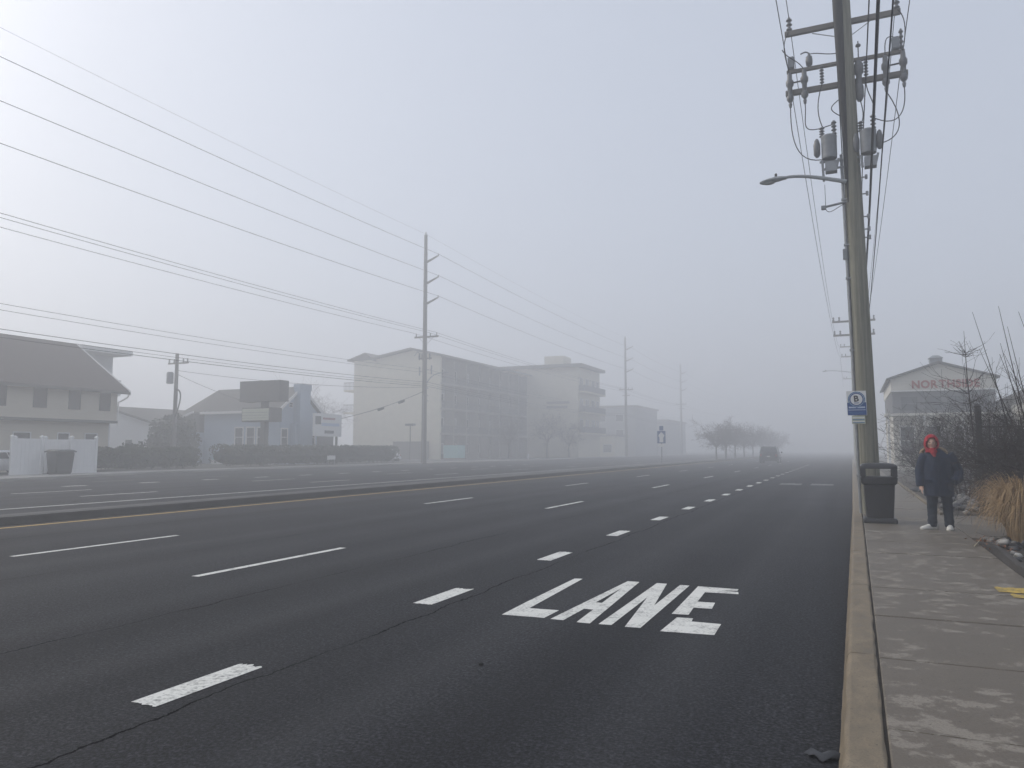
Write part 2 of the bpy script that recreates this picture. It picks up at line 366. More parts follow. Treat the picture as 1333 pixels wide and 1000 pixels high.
# LANE in elongated block capitals, the L's upright and the E's foot partly worn
LET = [
    ('L', [[(-3.16, 6.92), (-2.73, 6.95), (-2.72, 7.33), (-3.03, 7.31), (-3.10, 9.20), (-3.20, 9.18), (-3.18, 7.6)]]),
    ('A', [[(-2.66, 6.93), (-2.53, 6.93), (-2.515, 7.55), (-2.41, 7.55), (-2.395, 6.90), (-2.26, 6.90), (-2.40, 9.26), (-2.545, 9.26)],]),
    ('N', [[(-2.18, 6.91), (-2.06, 6.92), (-2.08, 8.35), (-1.93, 6.90), (-1.79, 6.91), (-1.80, 9.26), (-1.91, 9.25), (-1.91, 7.95), (-2.07, 9.27), (-2.19, 9.27)]]),
    ('E', [[(-1.60, 6.86), (-1.14, 6.91), (-1.15, 7.36), (-1.42, 7.36), (-1.43, 7.50), (-1.58, 7.48)],
           [(-1.66, 7.62), (-1.50, 7.64), (-1.52, 8.00), (-1.34, 8.02), (-1.36, 8.34), (-1.54, 8.33), (-1.56, 8.90), (-1.20, 8.93), (-1.22, 9.06), (-1.40, 9.08), (-1.24, 9.13), (-1.24, 9.24), (-1.70, 9.25)]]),
]
def tri_sheet(name, polys, z, mat, parent, holes=None):
    bm = bmesh.new()
    for p in polys:
        f = bm.faces.new([bm.verts.new((x, yy, z)) for x, yy in p]); f.normal_update()
    bmesh.ops.triangulate(bm, faces=bm.faces)
    me = bpy.data.meshes.new(name); bm.to_mesh(me); bm.free(); me.materials.append(MATS[mat])
    o = bpy.data.objects.new(name, me); col.objects.link(o); o.parent = parent; return o
for ch, polys in LET:
    if ch == 'A':   # two legs, apex and crossbar with an open counter
        polys = [[(-2.66, 6.93), (-2.53, 6.93), (-2.485, 8.75), (-2.48, 9.26), (-2.545, 9.26)], [(-2.26, 6.90), (-2.39, 6.90), (-2.485, 8.75), (-2.48, 9.26), (-2.40, 9.26)],
                 [(-2.516, 7.50), (-2.421, 7.50), (-2.437, 7.86), (-2.507, 7.86)]]
    o = tri_sheet('road_letter', polys, .004, 'white_paint', road); o['label'] = 'white letter %s of the word painted in the bus lane' % ch
for x, a in ((-3.1, 37.0), (-1.75, 37.0)): marking('worn_letter', ragged(x, x + .95, a, a + 1.5, .3), 'worn_paint')
# median
md = MB()
near = [(-16.42, -60), (-16.42, 300)]; farx = [(-18.6, 300), (-18.6, 60), (-18.2, 45), (-17.45, 26), (-17.15, 10), (-17.1, -60)]
md.prism(near + farx, 'z', -.02, .17); struct(md.build('median', 'dark_concrete', bevel=.02))
md2 = MB(); md2.prism([(-16.62, -60), (-16.62, 298), (-18.4, 298), (-18.4, 60), (-18.0, 45), (-17.25, 26), (-16.98, 10), (-16.92, -60)], 'z', .16, .176); struct(md2.build('median_strip', 'lot'))

# near kerb: cast segments with open joints, a dark gap, then pavement slabs
def kx(yv): return -.115 + .0042 * min(max(yv, 0), 22) + .0006 * max(0, yv - 22)
kerb = struct(MB().box(-.02, .16, -8, 160, -.1, .02).build('kerb', 'dark_concrete'))
yy = -3.0
while yy < 120:
    L = 3.05 if yy < 40 else 9.1
    s = MB(); a, b = yy + .006, yy + L - .006
    ring = lambda q: [(kx(q) - .03, q, -.05), (kx(q) + .012, q, .135), (kx(q) + .035, q, .152), (kx(q) + .185, q, .152), (kx(q) + .20, q, .142), (kx(q) + .20, q, -.05)]
    s.loft([[(x_ + (rng.uniform(-.005, .005) if z_ > .1 else 0), y_, z_ + (rng.uniform(-.004, .003) if z_ > .1 else 0)) for x_, y_, z_ in ring(a + (b - a) * i / 14)] for i in range(15)]); s.build('kerb_segment', 'kerb_concrete', kerb, bevel=.004, seg=1); yy += L
pave = struct(MB().box(.06, 2.1, -8, 200, -.1, .128).build('sidewalk', 'soil'))
yy = -1.46
while yy < 140:
    L = 1.51 if yy < 45 else 6.04
    s = MB(); a, b = yy + .009, yy + L - .009; x0a, x0b = kx(a) + .216, kx(b) + .216
    zr = rng.uniform(-.004, .004)
    s.loft([[(x0a, a, 0), (1.74, a, 0), (1.74, a, .15 + zr), (x0a, a, .15 + zr)], [(x0b, b, 0), (1.74, b, 0), (1.74, b, .15 + zr), (x0b, b, .15 + zr)]])
    s.build('sidewalk_slab', 'sidewalk_concrete', pave, bevel=.008, seg=1); yy += L
for x0, x1, a, b in ((1.755, 3.4, 14.75, 17.2), (1.755, 3.4, 17.215, 19.6), (3.415, 6.0, 14.75, 19.6)):
    s = MB(); s.box(x0, x1, a, b, 0, .148); s.build('sidewalk_slab', 'sidewalk_concrete', pave, bevel=.008, seg=1)
for x0, x1, a, b in ((1.32, 1.73, 9.28, 9.60), (1.40, 1.73, 8.98, 9.20)): sheet('utility_mark', ragged(x0, x1, a, b, .03), .1565, 'utility_paint', pave)
# far pavement and lots
fp = MB()
fk = [(x, yv) for x, yv in FAR_KERB]
fp.prism(fk + [(-44.9, 420), (-44.9, 38), (-43.0, 26), (-40.4, 18), (-40.4, -80)], 'z', -.05, .14)
struct(fp.build('far_sidewalk', 'pale_concrete', bevel=.02))
lt = MB(); lt.prism([(-40.41, -80), (-40.41, 18), (-43.01, 26), (-44.0, 31), (-44.0, 36), (-140, 36), (-140, -80)], 'z', -.05, .10); struct(lt.build('parking_lot', 'lot'))
lw = MB(); lw.box(-140, -44.91, 38, 77, -.05, .12); struct(lw.build('lawn', 'ground'))
lt2 = MB(); lt2.box(-140, -44.91, 77.01, 150, -.05, .11); struct(lt2.build('motel_parking', 'lot'))

# ------------------------------------------------------------------ stone beds
def hull_stone(seed, flat=.6):
    r = random.Random(seed); bm = bmesh.new()
    for i in range(20):
        v = Vector((r.gauss(0, 1), r.gauss(0, 1), r.gauss(0, 1))).normalized(); bm.verts.new((v.x * r.uniform(.85, 1.1), v.y * r.uniform(.6, .8), v.z * flat * r.uniform(.85, 1.1)))
    bmesh.ops.convex_hull(bm, input=bm.verts)
    for v in [v for v in bm.verts if not v.link_faces]: bm.verts.remove(v)
    me = bpy.data.meshes.new('stone'); bm.to_mesh(me); bm.free()
    for p in me.polygons: p.use_smooth = True
    return me
STONES = {k: [hull_stone(i + 40 * j) for i in range(5)] for j, k in enumerate(('stone', 'stone_dark', 'stone_pale'))}
for k, l in STONES.items():
    for me in l: me.materials.append(MATS[k])
def stones(bed, n, region, size, seed, mix_=(.45, .4, .15), z=.15):
    r = random.Random(seed)
    for i in range(n):
        for _ in range(40):
            x, yv = r.uniform(region[0], region[1]), r.uniform(region[2], region[3])
            if region[4] is None or region[4](x, yv): break
        k = r.choices(('stone', 'stone_dark', 'stone_pale'), mix_)[0]
        o = bpy.data.objects.new('stone', r.choice(STONES[k])); col.objects.link(o); o.parent = bed
        q = r.uniform(*size); o.scale = (q, q, q * r.uniform(.7, 1.0)); o.rotation_euler = (r.uniform(-.3, .3), r.uniform(-.3, .3), r.uniform(0, 6.28))
        o.location = (x, yv, z + q * .28 + (r.random() < .25) * q * .45)
b1 = MB(); b1.box(1.86, 4.2, 6.5, 14.72, -.1, .15); bed1 = struct(b1.build('stone_bed', 'soil'))
stones(bed1, 120, (1.9, 2.9, 9.8, 14.5, None), (.05, .13), 3, (.25, .55, .2))
b2 = MB(); b2.box(1.86, 9, 19.65, 52, -.1, .15); bed2 = struct(b2.build('stone_bed', 'soil'))
stones(bed2, 175, (1.95, 4.0, 19.75, 30, None), (.09, .24), 4, (.6, .3, .1))
e = MB()
e.loft([[(1.755 + dx, yv, .10), (1.845 + dx, yv, .10), (1.845 + dx, yv, .235 + dz), (1.765 + dx, yv, .225 + dz)] for yv, dx, dz in [(6.5, .0, 0), (9, .02, .01), (11, -.012, .0), (12.6, .01, .015), (13.6, 0, -.02), (14.3, .03, -.08)]])
tag(e.build('bed_edging', 'timber', smooth=False, bevel=.008), 'dark weathered timber edging between sidewalk slabs and stone bed', 'edging')
e = MB(); e.loft([[(1.75, yv, .1), (1.84, yv, .1), (1.84, yv, .20), (1.75, yv, .20)] for yv in (19.66, 26, 34, 44)])
tag(e.build('bed_edging', 'kerb_concrete', bevel=.01), 'low pale concrete edging along the long stone bed behind the person', 'edging')
s = MB(); s.cyl((1.62, 13.4, .16), (1.80, 14.05, .215), .008, .005, 5); tag(s.build('reed_stalk', 'dry_stalk'), 'single pale dry stalk lying across the sidewalk edge', 'stalk')
s = MB(); r = random.Random(8)
P = []
for j in range(3):
    for i in range(5): P.append((-.27 + .04 * i + .02 * math.sin(j * 2.1), 4.44 + .055 * (j - 1) * math.sin(.35 + i * .62) + .02 * math.sin(i * 2.3), .006 + .016 * math.sin(i * 1.5) ** 2 + .02 * math.sin(j * 1.6) * (i > 1)))
s.add(P, [(j * 5 + i, j * 5 + i + 1, j * 5 + i + 6, j * 5 + i + 5) for j in range(2) for i in range(4)])
s.add([(x, yv, z + .004) for x, yv, z in P], [(j * 5 + i, j * 5 + i + 1, j * 5 + i + 6, j * 5 + i + 5) for j in range(2) for i in range(4)])
tag(s.build('litter_scrap', 'paper_litter', smooth=True), 'crumpled dark scrap of litter in the gutter by the kerb', 'litter')
s = MB(); s.lathe([(.014, 0), (.024, .008), (.014, .018), (.003, .02)], (-2.58, 5.28, 0), 7); tag(s.build('litter_scrap', 'rubber'), 'small dark clod lying on the asphalt below the painted word', 'litter')

# ------------------------------------------------------------------ overhead wires (built before the poles that carry them)
def wire(pts_spans, r, label, group, name='overhead_wire', n=5):
    mb = MB()
    pts = []
    for p0, p1, sag in pts_spans:
        c = catenary(p0, p1, sag); pts += c if not pts else c[1:]
    mb.tube(pts, r, n); return tag(mb.build(name, 'wire', smooth=True), label, 'wire', group)
PX = lambda z: .372 - .0165 * z            # axis of the leaning pole
PY = 19.5
# near side: primary wires on both crossarm levels, cables on the pole
Gn = 'overhead wires along the sidewalk poles'
for x0, z0, x1, z1, lab in ((-1.08, 12.42, -1.05, 11.6, 'thin primary wire on the outer end of the top crossarm'), (-1.12, 10.95, -1.0, 10.5, 'thin wire tied along the road end of the lower crossarms'),
                            (1.34, 12.42, 1.3, 11.6, 'thin primary wire on the sidewalk end of the top crossarm'), (1.42, 10.95, 1.2, 10.5, 'thin wire tied along the bush end of the lower crossarms')):
    wire([((x0, -28, z0 + .35), (x0, PY + .2, z0), .35), ((x0, PY + .2, z0), (x1, 63.2, z1), .5), ((x1, 63.2, z1), (x1 * .9, 100, z1 + 2.2), .4), ((x1 * .9, 100, z1 + 2.2), (x1 * .9, 140, z1 + 1.5), .4)], .010, lab, Gn)
for x, za, zb, r, lab in ((.44, 8.9, 6.9, .026, 'thick black cable running down past the pole equipment'), (.56, 8.3, 6.3, .012, 'thin grey service wire beside the thick black cable')):
    wire([((x - .18, -28, za + .6), (x + .14, PY, zb + .4), .3), ((x + .14, PY, zb + .4), (x + .1, 63.2, zb - .2), .6), ((x + .1, 63.2, zb - .2), (x, 100, zb), .5)], r, lab, Gn)
wire([((.62, -28, 9.9), (.52, PY, 9.3), .3), ((.52, PY, 9.3), (.5, 63.2, 8.8), .6), ((.5, 63.2, 8.8), (.4, 100, 9.4), .4)], .013, 'neutral wire clamped on the pole beside the transformers', Gn)
# far side
TP = [-6.0, 73.2, 156.0, 213.0, 280.0]
Gf = 'overhead wires along the tall poles'
def far_wire(x, z, r, sag, lab, dz=(0, 0, -.6, -.8, -.8)):
    wire([((x, TP[i], z + dz[i]), (x, TP[i + 1], z + dz[i + 1]), sag) for i in range(4)], r, lab, Gf)
far_wire(-42.8, 25.6, .010, .5, 'topmost static wire over the tall poles')
for z, nm in ((23.15, 'upper'), (20.75, 'middle'), (18.45, 'lower')): far_wire(-41.15, z, .022, .55, nm + ' transmission wire on the tall pole side arms')
for x, nm in ((-44.1, 'house side'), (-42.3, 'pole side'), (-41.5, 'road side')): far_wire(x, 14.45, .019, .5, 'distribution wire at the ' + nm + ' of the tall pole crossarm', (.5, 0, -.6, -.8, -.8))
for z, r, lab in ((10.35, .014, 'upper of two thin grey cables below the tall pole transformer'), (10.0, .014, 'lower of two thin grey cables below the tall pole transformer'), (8.95, .020, 'dark telephone cable strung between the tall poles'), (8.7, .014, 'thin cable just under the dark telephone cable'), (8.5, .022, 'lowest black cable along the tall poles')):
    far_wire(-42.45, z, r, .75, lab, (-.1, 0, 0, 0, 0))
sd = MB(); pts = catenary((-42.6, 73.0, 8.0), (-50.9, 67.0, 4.6), .35, 14); sd.tube(pts, .032, 5)
svc = tag(sd.build('service_cable', 'wire', smooth=True), 'thick drooping service cable with splice cases beside the tall pole', 'cable')
for k in (3, 6):
    a, b = pts[k], pts[k + 1]; q = MB(); q.tube([a - Vector((0, 0, .12)), a.lerp(b, .2) - Vector((0, 0, .14)), a.lerp(b, .9) - Vector((0, 0, .14)), b - Vector((0, 0, .12))], [.05, .14, .14, .05], 8); q.build('splice_case', 'black_metal', svc, smooth=True)
wire([((-54.8, 50.2, 8.3), (-56.0, 61.5, 6.2), .2)], .02, 'service wire from the transformer pole to the blue house', None)
wire([((-42.6, 73.0, 8.4), (-54.8, 50.2, 8.6), .5)], .018, 'slack cable from the tall pole to the transformer pole', None)

# ------------------------------------------------------------------ the leaning utility pole
def sheds(mb, c, z0, z1, r, n=9, k=5, axis=None):
    prof = [(r * .45, z0)]
    for i in range(k):
        a = z0 + (z1 - z0) * i / k; d = (z1 - z0) / k
        prof += [(r * .5, a + d * .1), (r, a + d * .35), (r * .95, a + d * .5), (r * .5, a + d * .8)]
    prof.append((r * .4, z1)); mb.lathe(prof, c, n, axis); return mb
up = thing('utility_pole', 'leaning weathered wooden utility pole with crossarms and transformers behind the litter bin', 'utility pole', (PX(0), PY, .1))
m_ = MB(); n_ = 14
m_.tube([(PX(z), PY, z) for z in [.0, 1.2, 3, 6, 9, 12, 15.6]], [.222, .216, .208, .195, .18, .165, .148], 20); pole = m_.build('pole', 'wood_pole', up, smooth=True)
m_ = MB(); m_.tube([(PX(z) - .12, PY - .13, z) for z in (7.4, 8.4, 10, 12, 15.6)], [.02, .05, .085, .115, .125], 14); m_.build('riser_guard', 'riser_black', up, smooth=True)
m_ = MB(); m_.tube([(PX(z) - .225, PY - .06, z) for z in (.1, 3, 6, 8.6)], .034, 8); cond = m_.build('conduit', 'galv', up, smooth=True)
m_ = MB(); m_.tube([(PX(z) - .20, PY + .12, z) for z in (.1, 5, 10, 13)], .014, 6); m_.build('ground_wire', 'wire', up)
for z in (1.0, 3.9, 5.6, 6.4, 7.5):
    m_ = MB(); m_.box(PX(z) - .275, PX(z) - .15, PY - .11, PY + .0, z - .02, z + .02); m_.build('clamp', 'galv', cond)
m_ = MB(); m_.box(PX(6.5) - .30, PX(6.5) - .20, PY - .12, PY - .02, 6.05, 6.30); m_.build('junction_box', 'tank_grey', up, bevel=.01)
for z in (6.55, 6.75, 7.05, 7.6, 8.0):
    m_ = MB(); m_.cyl((PX(z) + .17, PY, z), (PX(z) + .30, PY - .01, z), .016, .016, 6); m_.cyl((PX(z) + .29, PY - .01, z - .05), (PX(z) + .29, PY - .01, z + .05), .03, .03, 8); m_.build('spool_bolt', 'galv', up)
def crossarm(z, x0, x1, h, d, yoff=.235, mat='arm_wood'):
    m = MB(); m.box(x0, x1, PY + yoff - d / 2, PY + yoff + d / 2, z - h / 2, z + h / 2); return m.build('crossarm', mat, up, bevel=.008)
a1 = crossarm(12.0, -1.19, 1.42, .13, .10)
for x in (-1.08, 1.34):
    m_ = MB(); sheds(m_, (x, PY + .235, 12.065), 0, .36, .075, k=3); m_.build('insulator', 'porcelain', a1, smooth=True)
for p, q in (((-.55, PY + .30, 11.93), (PX(11.6) - .1, PY + .16, 11.62)), ((.75, PY + .30, 11.94), (PX(11.6) + .1, PY + .16, 11.58))):
    m_ = MB(); m_.bar(p, q, .035, .012); m_.build('brace', 'galv', a1)
a2 = crossarm(11.0, -1.17, 1.47, .085, .085, .225)
for x, w_ in ((-1.06, .075), (1.28, .085)):
    m_ = MB(); m_.box(x - w_, x + w_, PY + .12, PY + .30, 11.06, 11.36); m_.build('surge_box', 'tank_grey', a2, bevel=.02)
m_ = MB(); sheds(m_, (1.40, PY + .2, 11.05), 0, .5, .055, k=4); m_.build('insulator', 'porcelain', a2, smooth=True)
m_ = MB(); m_.lathe([(.02, 0), (.075, .05), (.085, .15), (.075, .26), (.03, .3), (.02, .36)], (-.64, PY + .2, 11.03), 10); m_.tube(bez((-.64, PY + .2, 11.38), (-.70, PY + .2, 11.46), (-.76, PY + .18, 11.42), (-.83, PY + .16, 11.38), 6), .018, 5); m_.build('arrester', 'porcelain', a2, smooth=True)
m_ = MB(); m_.cyl((PX(11) + .28, PY + .2, 10.9), (PX(11) + .28, PY + .2, 11.45), .016, .016, 6); m_.lathe([(.02, 0), (.06, .02), (.06, .06), (.02, .09)], (PX(11) + .28, PY + .2, 11.30), 8); m_.build('pin', 'porcelain', a2)
a3 = crossarm(10.46, -1.21, 1.52, .135, .10, .24)
CUT = [(-1.10, 10.46), (-.76, 10.50), (1.04, 10.46), (1.42, 10.50)]
for x, z in CUT:
    m_ = MB(); m_.lathe([(.03, -.42), (.045, -.34), (.03, -.30), (.085, -.22), (.085, -.14), (.05, -.1), (.06, .1), (.09, .14), (.095, .24), (.06, .3), (.055, .42), (.03, .47)], (x, PY + .12, z), 10); m_.build('cutout', 'porcelain', a3, smooth=True)
for xa, xb in ((-1.10, -.76), (1.04, 1.42)):
    m_ = MB(); m_.bar((xa, PY + .12, 10.66), (xb, PY + .12, 10.68), .03); m_.build('link_bar', 'black_metal', a3)
for x in (-.36, .62):
    m_ = MB(); sheds(m_, (x, PY + .1, 10.5), 0, .46, .055, k=6); m_.build('insulator', 'porcelain', a3, smooth=True)
m_ = MB(); m_.lathe([(.05, -.55), (.10, -.45), (.10, -.2), (.06, -.1), (.07, .1), (.11, .15), (.11, .35), (.05, .45)], (PX(10.4) + .26, PY + .08, 10.45), 10); m_.build('cutout', 'porcelain', a3, smooth=True)
for z in (10.2, 10.75):
    m_ = MB(); m_.box(PX(z) - .12, PX(z) + .16, PY + .13, PY + .30, z - .03, z + .03); m_.build('bracket', 'galv', a3)
def transformer(cx, sgn):
    cyv = PY - .12
    m = MB(); m.lathe([(.10, 0), (.17, .02), (.175, .08), (.175, .50), (.182, .52), (.182, .56), (.12, .60)], (cx, cyv, 8.50), 14); t = m.build('transformer', 'tank_grey', up, smooth=True)
    for dx, dz, ln in ((-.15, .56, .26), (.12, .58, .36)):
        q = MB(); sheds(q, (cx + dx, cyv, 8.50 + dz), 0, ln, .065, k=4); q.build('bushing', 'porcelain', t, smooth=True)
    for dx in ((-.26, .24) if sgn > 0 else (-.27,)):
        q = MB(); q.lathe([(.03, 0), (.075, .06), (.08, .3), (.05, .42), (.02, .46)], (cx + dx, cyv - .02, 8.58), 10); q.build('arrester', 'porcelain', t, smooth=True)
    q = MB()
    q.bar((cx - .22, cyv, 8.46), (PX(8.4), PY - .05, 8.46), .05); q.bar((cx - .18, cyv + .02, 8.28), (PX(8.3), PY - .05, 8.30), .045)
    q.bar((cx + .2, cyv, 8.50), (cx - .2 * 0 + .12, cyv, 8.16), .05); q.bar((cx - .16, cyv, 8.5), (cx - .14, cyv, 7.98 if sgn < 0 else 8.2), .055); q.box(cx - .1, cx + .16, cyv - .12, cyv + .12, 8.18, 8.42)
    q.build('mounting_bracket', 'galv', t, bevel=.005)
transformer(-.25, -1); transformer(.60, 1)
JP = [((-1.10, PY + .12, 10.04), (-1.12, PY + .1, 9.2), (-1.0, PY, 8.55), (-.42, PY - .12, 8.52)), ((-.76, PY + .12, 10.08), (-.72, PY, 9.5), (-.98, PY, 9.2), (-.15, PY - .1, 9.36)),
      ((1.04, PY + .12, 10.04), (1.55, PY, 9.0), (1.15, PY, 8.75), (.76, PY - .12, 8.72)), ((1.42, PY + .12, 10.08), (1.45, PY, 9.3), (1.2, PY, 9.05), (.66, PY - .1, 9.42)),
      ((-.36, PY + .1, 10.5), (-.5, PY, 10.0), (-.5, PY, 9.7), (-.38, PY - .12, 9.32)), ((PX(10) + .26, PY + .05, 9.92), (PX(10) + .3, PY, 9.7), (.55, PY, 9.5), (.48, PY - .1, 9.3)),
      ((.62, PY + .1, 10.5), (.55, PY, 10.0), (.85, PY, 9.8), (.72, PY - .1, 9.40)), ((PX(9.6) - .2, PY - .1, 9.95), (-.25, PY - .15, 9.75), (-.22, PY - .15, 9.7), (PX(9.4) - .15, PY - .1, 9.5)),
      ((-1.08, PY + .2, 12.05), (-1.3, PY + .1, 11.7), (-1.18, PY, 11.3), (-1.10, PY + .12, 10.92)), ((-1.25, PY, 11.5), (-1.1, PY, 11.2), (-.9, PY, 11.2), (-.76, PY + .12, 10.95)),
      ((1.34, PY + .2, 12.05), (1.55, PY + .1, 11.8), (1.5, PY + .1, 11.3), (1.42, PY + .12, 10.96)), ((1.28, PY + .2, 11.36), (1.0, PY + .1, 11.5), (1.06, PY + .1, 11.1), (1.04, PY + .12, 10.92)),
      ((-.64, PY + .2, 11.36), (-.4, PY + .15, 11.35), (-.3, PY + .1, 11.2), (PX(11) - .15, PY, 11.15))]
for a, b, c, d in JP:
    m_ = MB(); m_.tube(bez(a, b, c, d, 12), .0125, 5); m_.build('jumper_wire', 'wire', up, smooth=True)
m_ = MB(); m_.cyl((PX(7.4) - .12, PY - .08, 7.44), (-.40, PY - .16, 7.34), .028, .028, 8); sa = m_.build('side_arm', 'tank_grey', up)
m_ = MB(); m_.box(-.47, -.36, PY - .22, PY - .12, 7.28, 7.37); m_.build('sensor_box', 'tank_grey', sa, bevel=.01)
m_ = MB(); m_.cyl((-.37, PY - .17, 7.36), (-.375, PY - .17, 7.88), .010, .007, 6); m_.build('antenna', 'tank_grey', sa)
m_ = MB(); m_.tube(bez((-.38, PY - .17, 7.30), (-.3, PY - .15, 7.1), (-.18, PY - .12, 7.3), (PX(7.4) - .15, PY - .08, 7.42), 8), .008, 5); m_.build('jumper_wire', 'wire', sa)
# street light on it
def street_light(px, py, z, reach, label, group=None):
    t = thing('street_light', label, 'street light', (px, py, z), group)
    m = MB(); m.tube(bez((px, py, z), (px - reach * .3, py, z + .12), (px - reach * .7, py - .03, z + .32), (px - reach, py - .05, z + .28), 12), [.052 - .016 * i / 12 for i in range(13)], 8); m.build('arm', 'lamp_grey', t, smooth=True)
    m = MB(); x0 = px - reach + .04; zc = z + .27; yv = py - .05
    R_ = []
    for u, hw, top, bot in ((0, .045, .04, .035), (.12, .085, .065, .04), (.26, .12, .07, .055), (.42, .13, .05, .075), (.55, .10, .02, .07), (.63, .03, -.01, .04)):
        R_.append([(x0 - u, yv + hw * math.cos(a), zc + (top if math.sin(a) > 0 else bot) * math.sin(a) - u * .05) for a in [2 * math.pi * j / 12 for j in range(12)]])
    m.loft(R_); hd = m.build('lamp_head', 'lamp_grey', t, smooth=True)
    m = MB(); m.lathe([(.03, 0), (.032, .07), (.02, .09)], (x0 - .25, yv, zc + .05), 8); m.build('photocell', 'black_metal', hd)
    m = MB(); m.ell((x0 - .42, yv, zc - .075), (.15, .095, .04), 12, 6); m.build('lens', 'lens', hd, smooth=True)
    return t
street_light(PX(7.9) - .14, PY - .14, 7.90, 1.36, 'grey cobra-head street light on a curved arm over the bus lane')
# bus stop sign
bs = thing('bus_stop_sign', 'blue and white bus stop sign with round B emblem strapped to the wooden pole', 'sign', (.10, 19.2, 2.1))
def plate(mb, x0, x1, z0, z1, yv, th=.012, tilt=.015): mb.add([(x + tilt * (zz - 2.5), yy_, zz) for yy_ in (yv, yv + th) for x, zz in ((x0, z0), (x1, z0), (x1, z1), (x0, z1))], [(0, 1, 2, 3), (7, 6, 5, 4), (0, 4, 5, 1), (1, 5, 6, 2), (2, 6, 7, 3), (3, 7, 4, 0)]); return mb
bp = plate(MB(), -.065, .345, 2.37, 2.93, 19.2, .015, -.02).build('panel', 'sign_white', bs, bevel=.004)
plate(MB(), -.057, .337, 2.378, 2.665, 19.194, .004, -.02).build('blue_field', 'sign_blue', bp)
def disc(r, yv, n=28): return MB().add([(.136 + r * math.cos(2 * math.pi * i / n), yv, 2.735 + r * math.sin(2 * math.pi * i / n)) for i in range(n)], [tuple(range(n))])
disc(.178, 19.1905).build('emblem_ring', 'sign_ring', bp); disc(.158, 19.1885).build('emblem_ring', 'sign_white', bp); disc(.152, 19.1868).build('emblem_ring', 'sign_blue', bp); disc(.126, 19.185).build('emblem_disc', 'sign_white', bp)
me, gx0, gx1 = glyph('B', .19, .001); me.materials.append(MATS['sign_black'])
lo = bpy.data.objects.new('emblem_letter', me); col.objects.link(lo); lo.parent = bp; lo.rotation_euler = (R(90), R(-4), 0); lo.location = Vector((.138 - (gx0 + gx1) / 2, 19.1825, 2.685)) - ORG[bs.name]
plate(MB(), .085, .19, 2.645, 2.66, 19.184, .001, 0).build('text_line', 'sign_blue', bp)
for z0, h_, x0, x1 in ((2.535, .035, -.03, .13), (2.535, .035, .15, .31), (2.488, .014, -.04, .32)): plate(MB(), x0, x1, z0, z0 + h_, 19.1925, .001, -.02).build('text_line', 'sign_text', bp)
for z0, a, b in ((2.43, -.02, .14), (2.43, .16, .27), (2.40, -.01, .18)): plate(MB(), a, b, z0, z0 + .01, 19.1925, .001, -.02).build('text_line', 'sign_ring', bp)
lp = plate(MB(), .02, .30, 2.175, 2.362, 19.203, .012, -.02).build('lower_plate', 'sign_cream', bs, bevel=.003)
for z0, mt in ((2.31, 'sign_white'), (2.265, 'sign_ring'), (2.22, 'sign_white'), (2.195, 'sign_ring')): plate(MB(), .035, .285, z0, z0 + .016, 19.2, .001, -.02).build('text_line', mt, lp)
for z in (2.45, 2.84):
    m_ = MB(); m_.box(.05, .30, 19.216, 19.34, z - .02, z + .02); m_.build('bracket', 'galv', bs)

# ------------------------------------------------------------------ other poles on the near side
def dist_pole(x, yv, h, lean, arms, label):
    t = thing('utility_pole', label, 'utility pole', (x, yv, .1), 'sidewalk poles fading into the fog')
    m = MB(); m.cyl((x, yv, 0), (x + lean, yv, h), .20, .14, 12); m.build('pole', 'wood_pole', t, smooth=True)
    for z, a, b in arms:
        m = MB(); m.box(x + a, x + b, yv + .15, yv + .27, z - .07, z + .07); ca = m.build('crossarm', 'arm_wood', t)
        for q in (a + .1, a + .5, b - .5, b - .1):
            m = MB(); sheds(m, (x + q, yv + .2, z + .07), 0, .3, .08, k=2, n=7); m.build('insulator', 'porcelain', ca)
    return t
dist_pole(.45, 63, 12.6, -.1, ((11.3, -1.5, 1.5), (10.25, -1.45, 1.45)), 'wooden pole with two crossarms, first beyond the bus stop pole')
dist_pole(.5, 100, 15.2, -.1, ((13.9, -1.4, 1.4), (12.7, -1.3, 1.3)), 'faint wooden pole with two crossarms, second beyond the bus stop pole')
dist_pole(.5, 140, 15.0, 0, ((13.4, -1.4, 1.4),), 'barely visible pole with one crossarm deep in the fog')
street_light(.35, 99.8, 10.75, 2.7, 'faint street light over the bus lane on a far pole')

